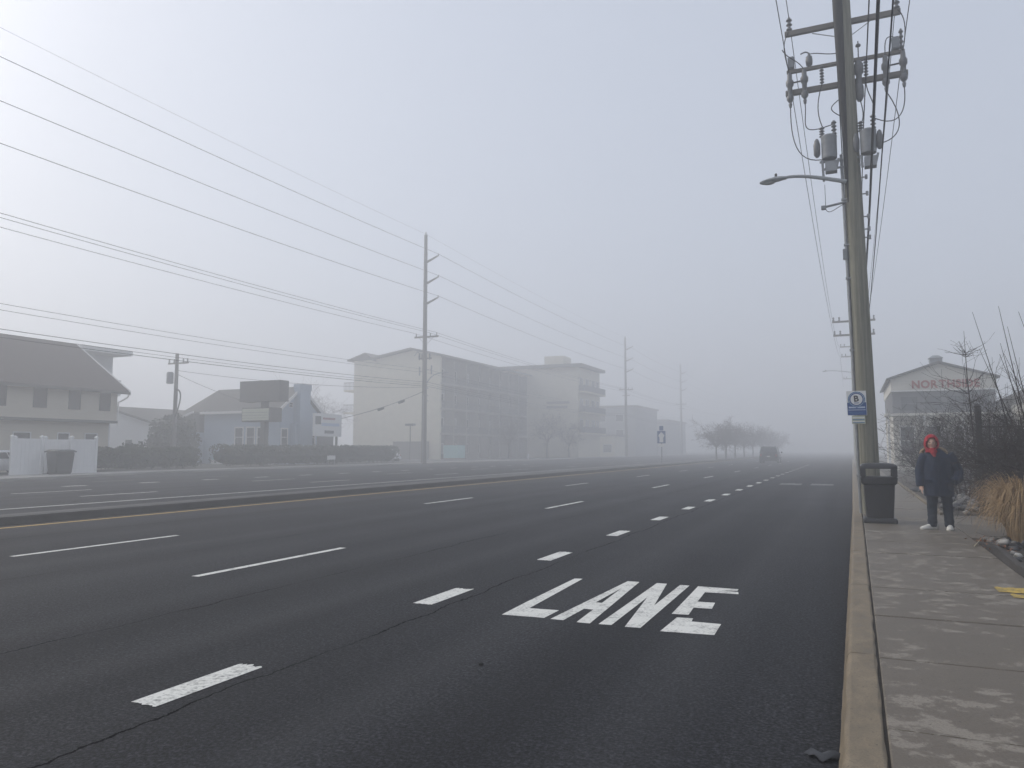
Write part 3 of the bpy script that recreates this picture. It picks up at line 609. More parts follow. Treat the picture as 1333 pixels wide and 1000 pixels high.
# ------------------------------------------------------------------ tall poles across the road
def tall_pole(yv, h, label, detail):
    x = -42.8
    t = thing('tall_utility_pole', label, 'utility pole', (x, yv, .1), 'tall transmission poles across the road')
    m = MB(); m.tube([(x, yv, z) for z in (0, h * .5, h)], [.30, .25, .19], 16); m.build('pole', 'wood_grey', t, smooth=True)
    m = MB(); m.lathe([(.2, 0), (.22, .05), (.08, .3), (.05, .45)], (x, yv, h - .02), 8); m.build('pole_cap', 'galv', t)
    for z in (22.55, 20.15, 17.85):
        q = MB(); q.tube([(x + .15, yv, z - .15), (x + .8, yv, z + .1), (x + 1.55, yv, z + .42)], [.15, .12, .085], 8); ar = q.build('side_arm', 'wood_grey', t, smooth=True)
        q = MB(); sheds(q, (x + 1.62, yv, z + .36), 0, .32, .09, k=3, n=8); q.build('insulator', 'porcelain', ar)
    q = MB(); q.box(x - 1.5, x + 1.5, yv + .25, yv + .42, 13.95, 14.13); ca = q.build('crossarm', 'arm_wood', t)
    for dx in (-1.3, .5, 1.3):
        q = MB(); sheds(q, (x + dx, yv + .33, 14.13), 0, .34, .09, k=3, n=8); q.build('insulator', 'porcelain', ca)
    for s_ in (-1, 1):
        q = MB(); q.bar((x + s_ * .9, yv + .28, 13.95), (x + s_ * .12, yv + .22, 13.2), .07, .02); q.build('brace', 'galv', ca)
    if detail:
        q = MB(); q.box(x - .9, x + .7, yv + .2, yv + .34, 11.55, 11.7); b2 = q.build('crossarm', 'arm_wood', t)
        for dx in (-.75, -.4, .55):
            k = MB(); k.lathe([(.05, -.3), (.10, -.1), (.11, .2), (.06, .45)], (x + dx, yv + .15, 11.75), 8); k.build('cutout', 'porcelain', b2, smooth=True)
        k = MB(); k.tube([(x - .3, yv, 12.0), (x - .9, yv - .1, 12.35), (x - 1.25, yv - .1, 11.9)], .05, 6); k.build('bracket', 'galv', t)
        for dx, z in ((-.45, 10.2), (.62, 10.3)):
            k = MB(); k.bar((x, yv, z), (x + dx * 1.5, yv, z), .06); k.box(x + dx * 1.4 - .05, x + dx * 1.4 + .05, yv - .06, yv + .06, z - .5, z + .5); k.build('bracket', 'galv', t)
        k = MB(); k.tube(bez((x + .2, yv, 8.6), (x + .6, yv, 9.6), (x + 1.3, yv, 9.9), (x + 2.4, yv, 9.95), 10), .055, 7); k.build('lamp_arm', 'lamp_grey', t, smooth=True)
        k = MB(); k.ell((x + 2.65, yv, 9.93), (.36, .16, .09), 10, 6); k.build('lamp_head', 'lamp_grey', t, smooth=True)
        for z in (6.9, 7.5, 8.3, 9.0):
            k = MB(); k.box(x + .2, x + .42, yv - .1, yv + .1, z - .06, z + .06); k.build('cable_clamp', 'galv', t)
        k = MB(); k.tube([(x + .05, yv - .3, .1), (x + .05, yv - .27, 7.5)], .05, 6); k.build('conduit', 'galv', t)
    else:
        q = MB(); q.box(x - .8, x + .8, yv + .2, yv + .34, 12.75, 12.88); q.build('crossarm', 'arm_wood', t)
tall_pole(73.2, 25.4, 'tall grey transmission pole with lamp arm standing before the cream motel', True)
tall_pole(156.0, 24.9, 'hazy tall transmission pole beyond the end of the motel', False)
tall_pole(213.0, 24.9, 'very faint tall transmission pole farthest in the fog', False)
# transformer pole among the houses
t = thing('utility_pole', 'short pole with grey transformer can between the brown-roofed and blue houses', 'utility pole', (-54.8, 50.2, .1))
m_ = MB(); m_.cyl((-54.8, 50.2, 0), (-54.75, 50.2, 10.1), .2, .15, 10); m_.build('pole', 'wood_grey', t, smooth=True)
m_ = MB(); m_.box(-56.0, -53.6, 50.35, 50.47, 9.2, 9.32); ca = m_.build('crossarm', 'arm_wood', t)
for x in (-55.9, -55.3, -54.2, -53.7):
    m_ = MB(); sheds(m_, (x, 50.4, 9.3), 0, .35, .09, k=3, n=7); m_.build('insulator', 'porcelain', ca)
m_ = MB(); m_.lathe([(.2, 0), (.3, .05), (.3, .95), (.22, 1.05)], (-55.25, 49.95, 7.4), 12); m_.build('transformer', 'tank_grey', t, smooth=True)
m_ = MB(); m_.tube(bez((-54.6, 50.1, 6.9), (-53.6, 50.0, 6.8), (-54.0, 50, 5.6), (-54.6, 50.1, 4.5), 8), .06, 6); m_.build('cable_loop', 'wire', t)
# blue sign in the median
t = thing('road_sign', 'blue road sign with white symbol on a thin post in the median', 'sign', (-17.6, 77.5, .17))
m_ = MB(); m_.bar((-17.6, 77.5, .1), (-17.6, 77.5, 3.2), .07); m_.build('post', 'galv', t)
m_ = MB(); m_.box(-18.02, -17.18, 77.42, 77.45, 2.2, 3.45); p = m_.build('panel', 'sign_blue', t, bevel=.05)
m_ = MB(); m_.prism([(-17.8, 2.3), (-17.4, 2.3), (-17.4, 2.75), (-17.28, 3.0), (-17.6, 3.35), (-17.92, 3.0), (-17.8, 2.75)], 'y', 77.40, 77.418); m_.build('symbol', 'sign_white', p)
m_ = MB(); m_.box(-17.8, -17.4, 77.42, 77.45, 3.5, 3.95); m_.build('top_panel', 'sign_blue', t, bevel=.03)
m_ = MB(); m_.box(-17.85, -17.35, 77.42, 77.45, 1.85, 2.12); m_.build('lower_panel', 'sign_white', t)
m_ = MB(); m_.lathe([(.11, 0), (.11, .5), (.15, .55), (.15, .62), (.10, .75), (.03, .82)], (-43.9, 105.5, .13), 10); hy = tag(m_.build('bollard', 'trim_white', smooth=True), 'small white bollard at the kerb before the motel', 'bollard')

# ------------------------------------------------------------------ litter bin
bn = thing('litter_bin', 'black square plastic litter bin with hooded top on the sidewalk', 'litter bin', (.47, 17.15, .15))
cx, cyv = .47, 17.15
def rr(hw, hd, z, rad=.05, n=4):
    P = []
    for sx_, sy_, a0 in ((1, 1, 0), (-1, 1, 90), (-1, -1, 180), (1, -1, 270)):
        for k in range(n + 1):
            a = R(a0 + 90 * k / n); P.append((cx + sx_ * (hw - rad) + rad * math.cos(a), cyv + sy_ * (hd - rad) + rad * math.sin(a), z))
    return P
MB().loft([rr(.30, .30, .15), rr(.305, .305, .17), rr(.305, .305, .225), rr(.29, .29, .245), rr(.25, .25, .25)]).build('base', 'black_plastic', bn, smooth=True)
MB().loft([rr(.245, .245, .24), rr(.252, .252, .4), rr(.285, .285, .93)]).build('body', 'black_plastic', bn, smooth=True)
MB().loft([rr(.29, .29, .90, .04), rr(.325, .325, .93, .05), rr(.335, .335, 1.04, .05), rr(.32, .32, 1.06, .05)]).build('rim', 'black_plastic', bn, smooth=True)
for sx_ in (-1, 1):
    for sy_ in (-1, 1):
        m_ = MB(); m_.loft([[(cx + sx_ * (.235 + dx * (.095 - .01 * k)), cyv + sy_ * (.235 + dy * (.095 - .01 * k)), z) for dx, dy in ((0, 0), (1, 0), (1, 1), (0, 1))] for k, z in ((0, 1.05), (0, 1.18), (1, 1.26))])
        m_.build('corner_post', 'black_plastic', bn, bevel=.015, smooth=True)
MB().loft([rr(.338, .338, 1.215, .06), rr(.335, .335, 1.265, .06), rr(.30, .30, 1.305, .08), rr(.2, .2, 1.325, .08), rr(.08, .08, 1.33, .05)]).build('hood', 'black_plastic', bn, smooth=True)

# ------------------------------------------------------------------ person
def fuse(mb, voxel, smooth_it=6):
    me = bpy.data.meshes.new('t'); me.from_pydata(mb.v, [], mb.f)
    bm = bmesh.new(); bm.from_mesh(me); bmesh.ops.recalc_face_normals(bm, faces=bm.faces); bm.to_mesh(me); bm.free()
    o = bpy.data.objects.new('t', me); col.objects.link(o)
    r = o.modifiers.new('r', 'REMESH'); r.mode = 'VOXEL'; r.voxel_size = voxel
    s_ = o.modifiers.new('s', 'SMOOTH'); s_.iterations = smooth_it; s_.factor = .5
    dg = bpy.context.evaluated_depsgraph_get(); dg.update(); out = bpy.data.meshes.new_from_object(o.evaluated_get(dg)); bpy.data.objects.remove(o)
    for p in out.polygons: p.use_smooth = True
    return out
def ringy(c, rx, ry, n=20, rot=0.0): return [(c[0] + rx * math.cos(a) * math.cos(rot) - ry * math.sin(a) * math.sin(rot), c[1] + rx * math.cos(a) * math.sin(rot) + ry * math.sin(a) * math.cos(rot), c[2]) for a in [2 * math.pi * i / n for i in range(n)]]
PXo, PYo = 1.42, 16.0
pr = thing('person', 'person in dark navy parka, red hood, jeans and white shoes standing on the sidewalk', 'person', (PXo, PYo, .15))
def pmesh(me, name, mat, parent=pr):
    me.materials.append(MATS[mat]); o = bpy.data.objects.new(name, me); col.objects.link(o); o.parent = parent; ORG[o.name] = ORG[pr.name].copy(); return o
# local space: x to the picture's right, -y towards the road end the person faces; picture-left foot at x=-.15
bd = MB()
bd.ell((-.085, -.02, 1.555), (.078, .098, .112), 18, 12); bd.tube([(-.06, .02, 1.36), (-.08, 0, 1.50)], [.06, .055], 12)
bd.loft([ringy((0, .03, .80), .17, .12), ringy((0, .03, .95), .18, .13), ringy((0, .03, 1.15), .19, .13), ringy((-.01, .03, 1.32), .19, .11), ringy((-.03, .03, 1.41), .08, .07)])
for pts, rs in (([(-.085, .03, .86), (-.11, .0, .48), (-.125, .03, .10)], [.095, .068, .045]), ([(.095, .03, .86), (.125, .01, .48), (.15, .03, .10)], [.095, .068, .045]),
                ([(-.19, .03, 1.34), (-.255, .04, 1.06), (-.275, -.03, .80)], [.062, .05, .034]), ([(.18, .03, 1.34), (.325, .068, 1.045), (.285, -.04, .90)], [.062, .045, .03]),
                ([(-.125, .03, .10), (-.145, .005, .05), (-.215, -.035, .04)], [.045, .040, .028]), ([(.15, .03, .10), (.15, .0, .05), (.155, -.12, .04)], [.045, .042, .03])):
    bd.tube(pts, rs, 12)
# hanging hand: palm, four fingers, thumb
bd.tube([(-.275, -.03, .81), (-.278, -.045, .76), (-.278, -.06, .715)], [.030, .040, .036], 10)
for i, (dy, ln) in enumerate(((-.032, .070), (-.011, .08), (.010, .074), (.030, .058))):
    bd.tube([(-.278, -.06 + dy, .72), (-.275, -.07 + dy, .72 - ln * .55), (-.262, -.08 + dy, .72 - ln)], [.0105, .0098, .008], 7)
bd.tube([(-.272, -.08, .765), (-.262, -.105, .735), (-.255, -.112, .705)], [.013, .011, .009], 7)
# face relief: brow, nose, cheeks, chin, ears
bd.ell((-.093, -.112, 1.588), (.045, .016, .012), 10, 6); bd.tube([(-.092, -.112, 1.585), (-.094, -.132, 1.548), (-.094, -.118, 1.537)], [.010, .014, .012], 8)
for s_ in (-1, 1): bd.ell((-.09 + s_ * .036, -.095, 1.545), (.022, .02, .02), 8, 6); bd.ell((-.085 + s_ * .078, -.01, 1.555), (.012, .02, .03), 8, 6)
bd.ell((-.093, -.095, 1.475), (.030, .022, .018), 8, 6)
body = pmesh(fuse(bd, .0075, 3), 'body', 'skin')
for s_ in (-1, 1):
    m_ = MB(); m_.ell((PXo - .092 + s_ * .027, PYo - .116, .15 + 1.567), (.011, .006, .006), 8, 5); m_.build('eye', 'eye', body)
m_ = MB(); m_.ell((PXo - .094, PYo - .113, .15 + 1.508), (.024, .008, .006), 10, 5); m_.build('mouth', 'lip', body)
ct = MB()   # parka
ct.loft([ringy((.005, .02, .60), .245, .175), ringy((.005, .02, .66), .25, .18), ringy((0, .02, .90), .245, .175), ringy((0, .02, 1.10), .245, .17), ringy((-.005, .025, 1.28), .235, .155), ringy((-.015, .03, 1.37), .18, .13), ringy((-.03, .03, 1.44), .10, .095)])
ct.tube([(-.17, .03, 1.345), (-.235, .04, 1.22), (-.285, .045, 1.05), (-.295, .0, .88), (-.29, -.03, .775)], [.105, .098, .09, .078, .068], 14)
ct.tube([(.17, .03, 1.345), (.255, .05, 1.22), (.33, .07, 1.04), (.315, -.02, .92), (.23, -.10, .86)], [.105, .10, .095, .085, .07], 14)
ct.loft([ringy((-.055, .02, 1.40), .13, .125), ringy((-.06, .015, 1.455), .125, .125), ringy((-.06, .02, 1.475), .10, .10)])
ctm = fuse(ct, .012, 7)
for v in ctm.vertices:   # folds in the padded cloth
    q = v.co; d = mnoise.noise(Vector((q.x * 9, q.y * 9, q.z * 5))) * .011 + mnoise.noise(Vector((q.x * 20 + 7, q.y * 20, q.z * 11))) * .005
    v.co = q + v.normal * d
coat = pmesh(ctm, 'parka', 'coat')
m_ = MB(); m_.box(PXo - .012, PXo + .016, PYo - .176, PYo - .150, .15 + .63, .15 + 1.30); m_.build('zip_flap', 'coat', coat, bevel=.008)
for s_ in (-1, 1):
    m_ = MB(); m_.add([(PXo + s_ * .17 - .07, PYo - .158, .15 + .84), (PXo + s_ * .17 + .07, PYo - .158 + .02, .15 + .84), (PXo + s_ * .17 + .07, PYo - .158 + .02, .15 + .90), (PXo + s_ * .17 - .07, PYo - .158, .15 + .90),
                   (PXo + s_ * .17 - .07, PYo - .13, .15 + .84), (PXo + s_ * .17 + .07, PYo - .11, .15 + .84), (PXo + s_ * .17 + .07, PYo - .11, .15 + .90), (PXo + s_ * .17 - .07, PYo - .13, .15 + .90)], [(0, 1, 2, 3), (7, 6, 5, 4), (0, 4, 5, 1), (1, 5, 6, 2), (2, 6, 7, 3), (3, 7, 4, 0)]); m_.build('pocket_flap', 'coat', coat, bevel=.006)
fr = MB(); pts = []
for i in range(17):
    a = R(-25 + 230 * i / 16); pts.append((-.05 + .205 * math.cos(a), .07 + .085 * math.sin(a) * .6 - .02, 1.365 + .105 * max(0, math.sin(a)) ** .8))
fr.tube(pts, [.022 + .016 * math.sin(math.pi * i / 16) for i in range(17)], 9)
frm = fuse(fr, .010, 2)
for v in frm.vertices: v.co += v.normal * mnoise.noise(v.co * 55) * .012
pmesh(frm, 'fur_trim', 'fur', coat)
hd = MB()   # red hood: shell round the head with an open face, plus a scarf point at the throat
nA, nB = 22, 14
grid = []
for i in range(nA + 1):
    th = -math.pi + 2 * math.pi * i / nA
    grid.append(th)
for k, (rr0, tk) in enumerate(((.118, 0),)):
    for i in range(nA):
        for j in range(1, nB):
            th0, th1 = grid[i], grid[i + 1]; ph0, ph1 = math.pi * (j - 1) / nB, math.pi * j / nB
            def P_(th, ph):
                x = .112 * math.sin(ph) * math.sin(th); yv = -.120 * math.sin(ph) * math.cos(th); z = .150 * math.cos(ph); return Vector((x - .085, yv - .015, z + 1.555))
            c = P_((th0 + th1) / 2, (ph0 + ph1) / 2) - Vector((-.085, -.015, 1.555))
            if c.y < -.05 and (c.x / .080) ** 2 + ((c.z + .004) / .104) ** 2 < 1: continue
            a, b, c2, d = P_(th0, ph0), P_(th1, ph0), P_(th1, ph1), P_(th0, ph1); o = Vector((-.085, -.015, 1.555)); q = [o + (p - o) * 1.14 for p in (a, b, c2, d)]
            hd.add([a, b, c2, d] + q, [(0, 3, 2, 1), (4, 5, 6, 7), (0, 1, 5, 4), (1, 2, 6, 5), (2, 3, 7, 6), (3, 0, 4, 7)])
hd.loft([ringy((-.07, .0, 1.39), .12, .115), ringy((-.075, -.01, 1.44), .105, .112), ringy((-.08, -.015, 1.475), .085, .098)])
hd.tube([(-.085, -.10, 1.45), (-.065, -.145, 1.385), (-.05, -.165, 1.315)], [.055, .05, .02], 10)
hdm = fuse(hd, .0095, 3)
for v in hdm.vertices: v.co += v.normal * mnoise.noise(v.co * 18) * .006
pmesh(hdm, 'hood', 'hood_red')
tr = MB()
for sgn, top, kn, an in ((-1, (-.09, .025, .82), (-.115, .0, .46), (-.125, .02, .055)), (1, (.10, .025, .82), (.13, .005, .46), (.152, .02, .045))):
    tr.tube([top, (Vector(top) + Vector(kn)) / 2, kn, (Vector(kn) + Vector(an)) / 2, an], [.118, .102, .086, .079, .077], 16)
trm = fuse(tr, .010, 4)
for v in trm.vertices: v.co += v.normal * (mnoise.noise(Vector((v.co.x * 10, v.co.y * 10, v.co.z * 16))) * .010)
pmesh(trm, 'trousers', 'jeans')
for (x, yv), ang in (((-.125, .02), R(-58)), ((.155, .02), R(-6))):
    m_ = MB(); rings = []
    for u, hw, h0 in ((-.10, .036, .09), (-.06, .050, .115), (0, .054, .12), (.07, .056, .10), (.14, .058, .078), (.20, .050, .06), (.235, .024, .04)):
        ring = []
        for a in [2 * math.pi * i / 12 for i in range(12)]:
            lx, lz = hw * math.cos(a), .018 + (h0 - .018) * max(0, math.sin(a)) + (.0 if math.sin(a) >= 0 else 0)
            dx, dy = math.sin(ang) * u + math.cos(ang) * lx, -math.cos(ang) * u + math.sin(ang) * lx
            ring.append((PXo + x + dx, PYo + yv + dy, .15 + lz))
        rings.append(ring)
    m_.loft(rings); sh = m_.build('shoe', 'shoe', pr, smooth=True)
    m_ = MB(); m_.loft([[(a, b, .152) for a, b, _ in r_] for r_ in rings][:1] and [[(a, b, z) for a, b in [(PXo + x + math.sin(ang) * u + math.cos(ang) * lx, PYo + yv - math.cos(ang) * u + math.sin(ang) * lx) for u, lx in ((-.105, -.035), (-.105, .035), (0, .057), (.14, .061), (.22, .036), (.24, 0), (.22, -.036), (.14, -.061), (0, -.057))]] for z in (.151, .172)])
    m_.build('sole', 'sole', sh)

# ------------------------------------------------------------------ bare shrubs, trees, hedges, grass
RMIN = [.0]
def grow(mb, p, d, ln, r, depth, rg, kids=(3, 5), spread=.7, up=.12, wig=.22, nseg=4, shrink=.62, sides=4):
    p = Vector(p); d = Vector(d).normalized(); pts = [p]; rs = [r]; dirs = []
    for i in range(nseg):
        d = (d + Vector((rg.gauss(0, wig), rg.gauss(0, wig), rg.gauss(0, wig) + up)) * .5).normalized(); p = p + d * ln / nseg; pts.append(p); rs.append(max(RMIN[0], r * (1 - .62 * (i + 1) / nseg))); dirs.append(d)
    mb.tube(pts, rs, sides if depth > 0 else 3, caps=False)
    if depth == 0: return
    for k in range(rg.randint(*kids)):
        i = rg.randint(1, nseg); a = Vector((rg.gauss(0, 1), rg.gauss(0, 1), rg.gauss(0, .8))).normalized()
        grow(mb, pts[i], dirs[i - 1] * (1 - spread * .5) + a * spread, ln * shrink * rg.uniform(.7, 1.15), rs[i] * .72, depth - 1, rg, kids, spread, up, wig, max(3, nseg - 1), shrink, max(3, sides - 1))
def shrub(name, label, base, n, ln, r, depth, seed, lean=(0, 0, 0), rad=.25, kids=(3, 5), mat='twig', group=None, flare=.7, whips=0, whip_len=3.0, up=.12):
    rg = random.Random(seed); t = thing(name, label, 'shrub', base, group)
    m = MB(); tk = MB()
    for i in range(n):
        a = 2 * math.pi * (i + rg.random()) / n; p = Vector(base) + Vector((math.cos(a) * rad * rg.random(), math.sin(a) * rad * rg.random(), -.02))
        d = Vector((math.cos(a) * flare * rg.uniform(.3, 1.2), math.sin(a) * flare * rg.uniform(.3, 1.2), 1)) + Vector(lean)
        grow(m, p, d, ln * rg.uniform(.75, 1.2), r * rg.uniform(.7, 1.1), depth, rg, kids, up=up)
    for i in range(whips):
        a = rg.uniform(0, 6.28); p = Vector(base) + Vector((math.cos(a) * rad, math.sin(a) * rad, 0)); q = p + Vector((rg.uniform(-1.05, -.05), rg.uniform(-.5, .5), whip_len * rg.uniform(.72, 1.03)))
        tk.tube([p, p.lerp(q, .3) + Vector((rg.gauss(0, .05), 0, 0)), p.lerp(q, .65) + Vector((rg.gauss(0, .05), 0, 0)), q], [.013, .011, .008, .003], 4, caps=False)
    m.build('branches', mat, t, kind=None)
    if whips: tk.build('whips', mat, t)
    return t
RMIN[0] = .0024
shrub('bare_shrub', 'large dark bare shrub with tall upright whips over the tan grass', (3.22, 14.75, .15), 64, 1.3, .019, 3, 11, lean=(.02, 0, .0), rad=.42, kids=(4, 6), flare=.66, whips=18, whip_len=3.7, up=.12)
shrub('bare_shrub', 'dark bare shrub against the black fence post', (3.4, 18.9, .15), 50, 1.5, .021, 3, 12, lean=(.02, 0, 0), rad=.45, kids=(4, 6), flare=.7, up=.14)
RMIN[0] = .0035
shrub('bare_shrub', 'spreading bare shrub in the stone bed just behind the person', (2.95, 25.5, .15), 20, 1.4, .028, 3, 13, rad=.4, kids=(3, 5), flare=.7, mat='twig', up=.14)
shrub('bare_shrub', 'upright bare shrub between black fence and stone bed', (4.5, 24, .15), 22, 1.55, .028, 3, 16, rad=.4, kids=(3, 5), flare=.6, mat='twig', up=.14)
RMIN[0] = .005
shrub('bare_shrub', 'grey bare shrub nearest the gabled building on the stone bed', (3.2, 38, .15), 20, 1.8, .034, 3, 14, rad=.5, kids=(3, 5), flare=.8, mat='twig', up=.13)
shrub('bare_shrub', 'low bare shrub beside the sidewalk between two larger shrubs', (2.75, 31.5, .15), 20, 1.35, .026, 3, 15, lean=(.05, 0, 0), rad=.45, kids=(3, 5), flare=.75, mat='twig', up=.13)
RMIN[0] = .003
t = thing('young_tree', 'thin bare sapling with a ring of twigs behind the fence post', 'tree', (2.75, 21.6, .15))
m_ = MB(); m_.tube([(2.75, 21.6, .1), (2.72, 21.6, 1.8), (2.64, 21.6, 3.4), (2.62, 21.6, 4.5)], [.024, .02, .013, .004], 6); m_.build('trunk', 'twig', t)
m_ = MB(); rg = random.Random(21)
for z in (3.85, 3.9, 3.95, 3.2, 2.7, 2.95):
    for k in range(4): 
        a = rg.uniform(0, 6.28); grow(m_, (2.63, 21.6, z), (math.cos(a), math.sin(a), .25), .5 if z > 3.5 else .8, .009, 1, rg, (1, 3))
m_.build('crown', 'twig', t)
# tan ornamental grass
def ornamental(base, n, h, seed, label):
    rg = random.Random(seed); t = thing('ornamental_grass', label, 'grass', base); m = MB()
    for i in range(n):
        a = rg.uniform(0, 6.28); rr_ = rg.random() ** .5 * .22; p = Vector(base) + Vector((math.cos(a) * rr_, math.sin(a) * rr_, 0)); out = Vector((math.cos(a), math.sin(a), 0)) * rg.uniform(.15, .62)
        hh = h * rg.uniform(.6, 1.1); dr = rg.uniform(.0, .75) * hh; wv = rg.uniform(.0028, .0065); side = Vector((-math.sin(a + rg.gauss(0, .6)), math.cos(a), 0)).normalized() * wv
        pts = bez(p, p + Vector((0, 0, hh * .75)) + out * .15, p + out * .75 + Vector((0, 0, hh * 1.15)), p + out * 1.15 + Vector((0, 0, hh - dr)), 6); P = []
        for j, q in enumerate(pts): k = 1 - .85 * (j / 6) ** 2; P += [q - side * k, q + side * k]
        m.add(P, [(2 * j, 2 * j + 1, 2 * j + 3, 2 * j + 2) for j in range(6)])
    m.build('blades', 'dry_grass', t); return t
ornamental((2.36, 13.85, .15), 2600, 1.0, 31, 'tan drooping clump of dry ornamental grass at the sidewalk edge')
ornamental((2.95, 13.3, .15), 1100, 1.1, 32, 'brown dry grass clump under the whips of the large shrub')
t = thing('leaf_litter', 'rust brown dead leaves piled at the foot of the dry grass', 'leaves', (1.9, 13.6, .15)); t['kind'] = 'stuff'
m_ = MB(); rg = random.Random(33)
for i in range(160):
    c = Vector((rg.gauss(1.92, .12), rg.gauss(13.55, .45), .165 + rg.random() * .06)); u = Vector((rg.gauss(0, 1), rg.gauss(0, 1), rg.gauss(0, .4))).normalized() * rg.uniform(.015, .035); v = u.cross(Vector((rg.gauss(0, .3), rg.gauss(0, .3), 1))).normalized() * rg.uniform(.008, .02)
    m_.add([c - u, c - v, c + u, c + v], [(0, 1, 2, 3)])
m_.build('leaves', 'dead_leaf', t)
# black metal fence by the pad
fn = thing('metal_fence', 'black metal picket fence with tall end post behind the shrub', 'fence', (2.62, 20.0, .15))
MB().box(2.56, 2.68, 19.94, 20.06, .1, 2.52).build('post', 'black_metal', fn, bevel=.008)
MB().box(4.9, 5.0, 19.95, 20.05, .1, 2.5).build('post', 'black_metal', fn, bevel=.008)
m_ = MB(); m_.lathe([(.02, 0), (.07, .02), (.07, .05), (.0, .12)], (2.62, 20.0, 2.52), 8); m_.build('post_cap', 'black_metal', fn)
for z in (.4, 2.1): MB().box(2.68, 4.9, 19.98, 20.02, z - .02, z + .02).build('rail', 'black_metal', fn)
for i in range(15): x = 2.82 + .14 * i; MB().box(x - .011, x + .011, 19.975, 20.0, .22, 2.25).build('picket', 'black_metal', fn)
gp = thing('gate_post', 'thick black gate post with flat cap behind the large shrub', 'post', (3.45, 18.0, .15))
MB().box(3.36, 3.56, 17.9, 18.1, .1, 2.9).build('shaft', 'black_metal', gp, bevel=.01); MB().box(3.30, 3.62, 17.84, 18.16, 2.9, 3.0).build('cap', 'black_metal', gp, bevel=.01)

def hedge(label, x0, x1, y0, y1, z0, z1, n, seed, group=None):
    rg = random.Random(seed); t = thing('hedge', label, 'hedge', ((x0 + x1) / 2, (y0 + y1) / 2, z0), group)
    c = MB(); k = 24; rings = []
    for i in range(k + 1):
        q = y0 + (y1 - y0) * i / k; f = .82 + .14 * mnoise.noise(Vector((q * .7, seed, 0))); e_ = .5 if i in (0, k) else 1
        rings.append([((x0 + x1) / 2 + (x1 - x0) / 2 * .85 * e_ * math.cos(a), q, z0 + (z1 - z0) * (.48 + .47 * f * math.sin(a) * e_)) for a in [2 * math.pi * j / 10 for j in range(10)]])
    c.loft(rings); c.build('core', 'hedge_core', t)
    m = MB()
    for i in range(n):
        q = rg.uniform(y0, y1); a = rg.uniform(-.6, math.pi + .3); f = 1 + .16 * mnoise.noise(Vector((q * .7, seed, 0))) + .14 * mnoise.noise(Vector((q * 2.1, seed, a * 1.3))); rad = f * rg.uniform(.78, 1.03)
        ca, sa_ = math.cos(a), math.sin(a); ca = math.copysign(abs(ca) ** .6, ca); sa_ = math.copysign(abs(sa_) ** .6, sa_)
        p = Vector(((x0 + x1) / 2 + (x1 - x0) / 2 * ca * rad, q, z0 + (z1 - z0) * max(.02, .45 + .53 * sa_ * rad)))
        u = Vector((rg.gauss(0, 1), rg.gauss(0, 1), rg.gauss(0, 1))).normalized(); v = u.orthogonal().normalized(); s1 = rg.uniform(.06, .12)
        m.add([p - u * s1, p - v * s1 * .5, p + u * s1, p + v * s1 * .5], [(0, 1, 2, 3)])
    m.build('foliage', 'hedge_leaf', t); return t
hedge('long clipped green hedge below the two-panel sign', -48.5, -46.6, 48.0, 74.5, .1, 2.0, 9000, 1)
hedge('lower grey-green hedge before the wing of the blue house', -49.2, -47.6, 37.2, 46.6, .1, 1.75, 4000, 2)
def bush(label, c, r, n, seed, mat='hedge_leaf'):
    rg = random.Random(seed); t = thing('evergreen_bush', label, 'bush', (c[0], c[1], .1)); co = MB(); co.ell(c, (r[0] * .75, r[1] * .75, r[2] * .75), 12, 8); co.build('core', 'hedge_core', t); m = MB()
    for i in range(n):
        d = Vector((rg.gauss(0, 1), rg.gauss(0, 1), rg.gauss(0, 1))).normalized(); f = (1 + .35 * mnoise.noise(d * 2.2 + Vector((seed, 0, 0)))) * rg.uniform(.75, 1.05)
        p = Vector((c[0] + d.x * r[0] * f, c[1] + d.y * r[1] * f, max(.12, c[2] + d.z * r[2] * f))); u = Vector((rg.gauss(0, 1), rg.gauss(0, 1), rg.gauss(0, 1))).normalized(); v = u.orthogonal(); s1 = rg.uniform(.08, .17)
        m.add([p - u * s1, p - v * s1 * .5, p + u * s1, p + v * s1 * .5], [(0, 1, 2, 3)])
    m.build('foliage', mat, t); return t
bush('dark rounded evergreen bush by the corner of the blue house wing', (-58.6, 53.5, 2.0), (2.3, 2.2, 2.7), 4500, 3)
bush('small dark bush at the corner of the brown-roofed house', (-51.5, 43.2, .9), (1.2, 1.2, 1.1), 1500, 4)
RMIN[0] = .010
def bare_tree(label, base, h, cr, seed, depth=3, n=9, mat='twig_hazed', group=None):
    rg = random.Random(seed); t = thing('bare_tree', label, 'tree', base, group); b = Vector(base); th = h * .36
    m = MB(); m.tube([b, b + Vector((rg.gauss(0, .05), 0, th * .5)), b + Vector((rg.gauss(0, .08), 0, th))], [.14, .11, .095], 7); m.build('trunk', 'bark', t)
    m = MB()
    for i in range(n):
        a = 6.28 * i / n + rg.random(); grow(m, b + Vector((0, 0, th * rg.uniform(.75, 1))), (math.cos(a) * cr / h * 1.9, math.sin(a) * cr / h * 1.9, 1), h * .42 * rg.uniform(.8, 1.15), .055, depth, rg, (4, 6), .8, .05)
    m.build('crown', mat, t); return t
Gs = 'bare street trees before the motel wing'
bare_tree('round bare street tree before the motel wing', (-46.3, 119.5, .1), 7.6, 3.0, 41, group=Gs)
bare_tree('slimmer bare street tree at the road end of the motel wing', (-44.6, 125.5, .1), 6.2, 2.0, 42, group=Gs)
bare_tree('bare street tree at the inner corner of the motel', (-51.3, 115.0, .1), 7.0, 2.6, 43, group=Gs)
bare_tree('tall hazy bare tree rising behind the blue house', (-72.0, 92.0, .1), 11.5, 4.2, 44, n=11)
Gm = 'bare trees planted in the median'
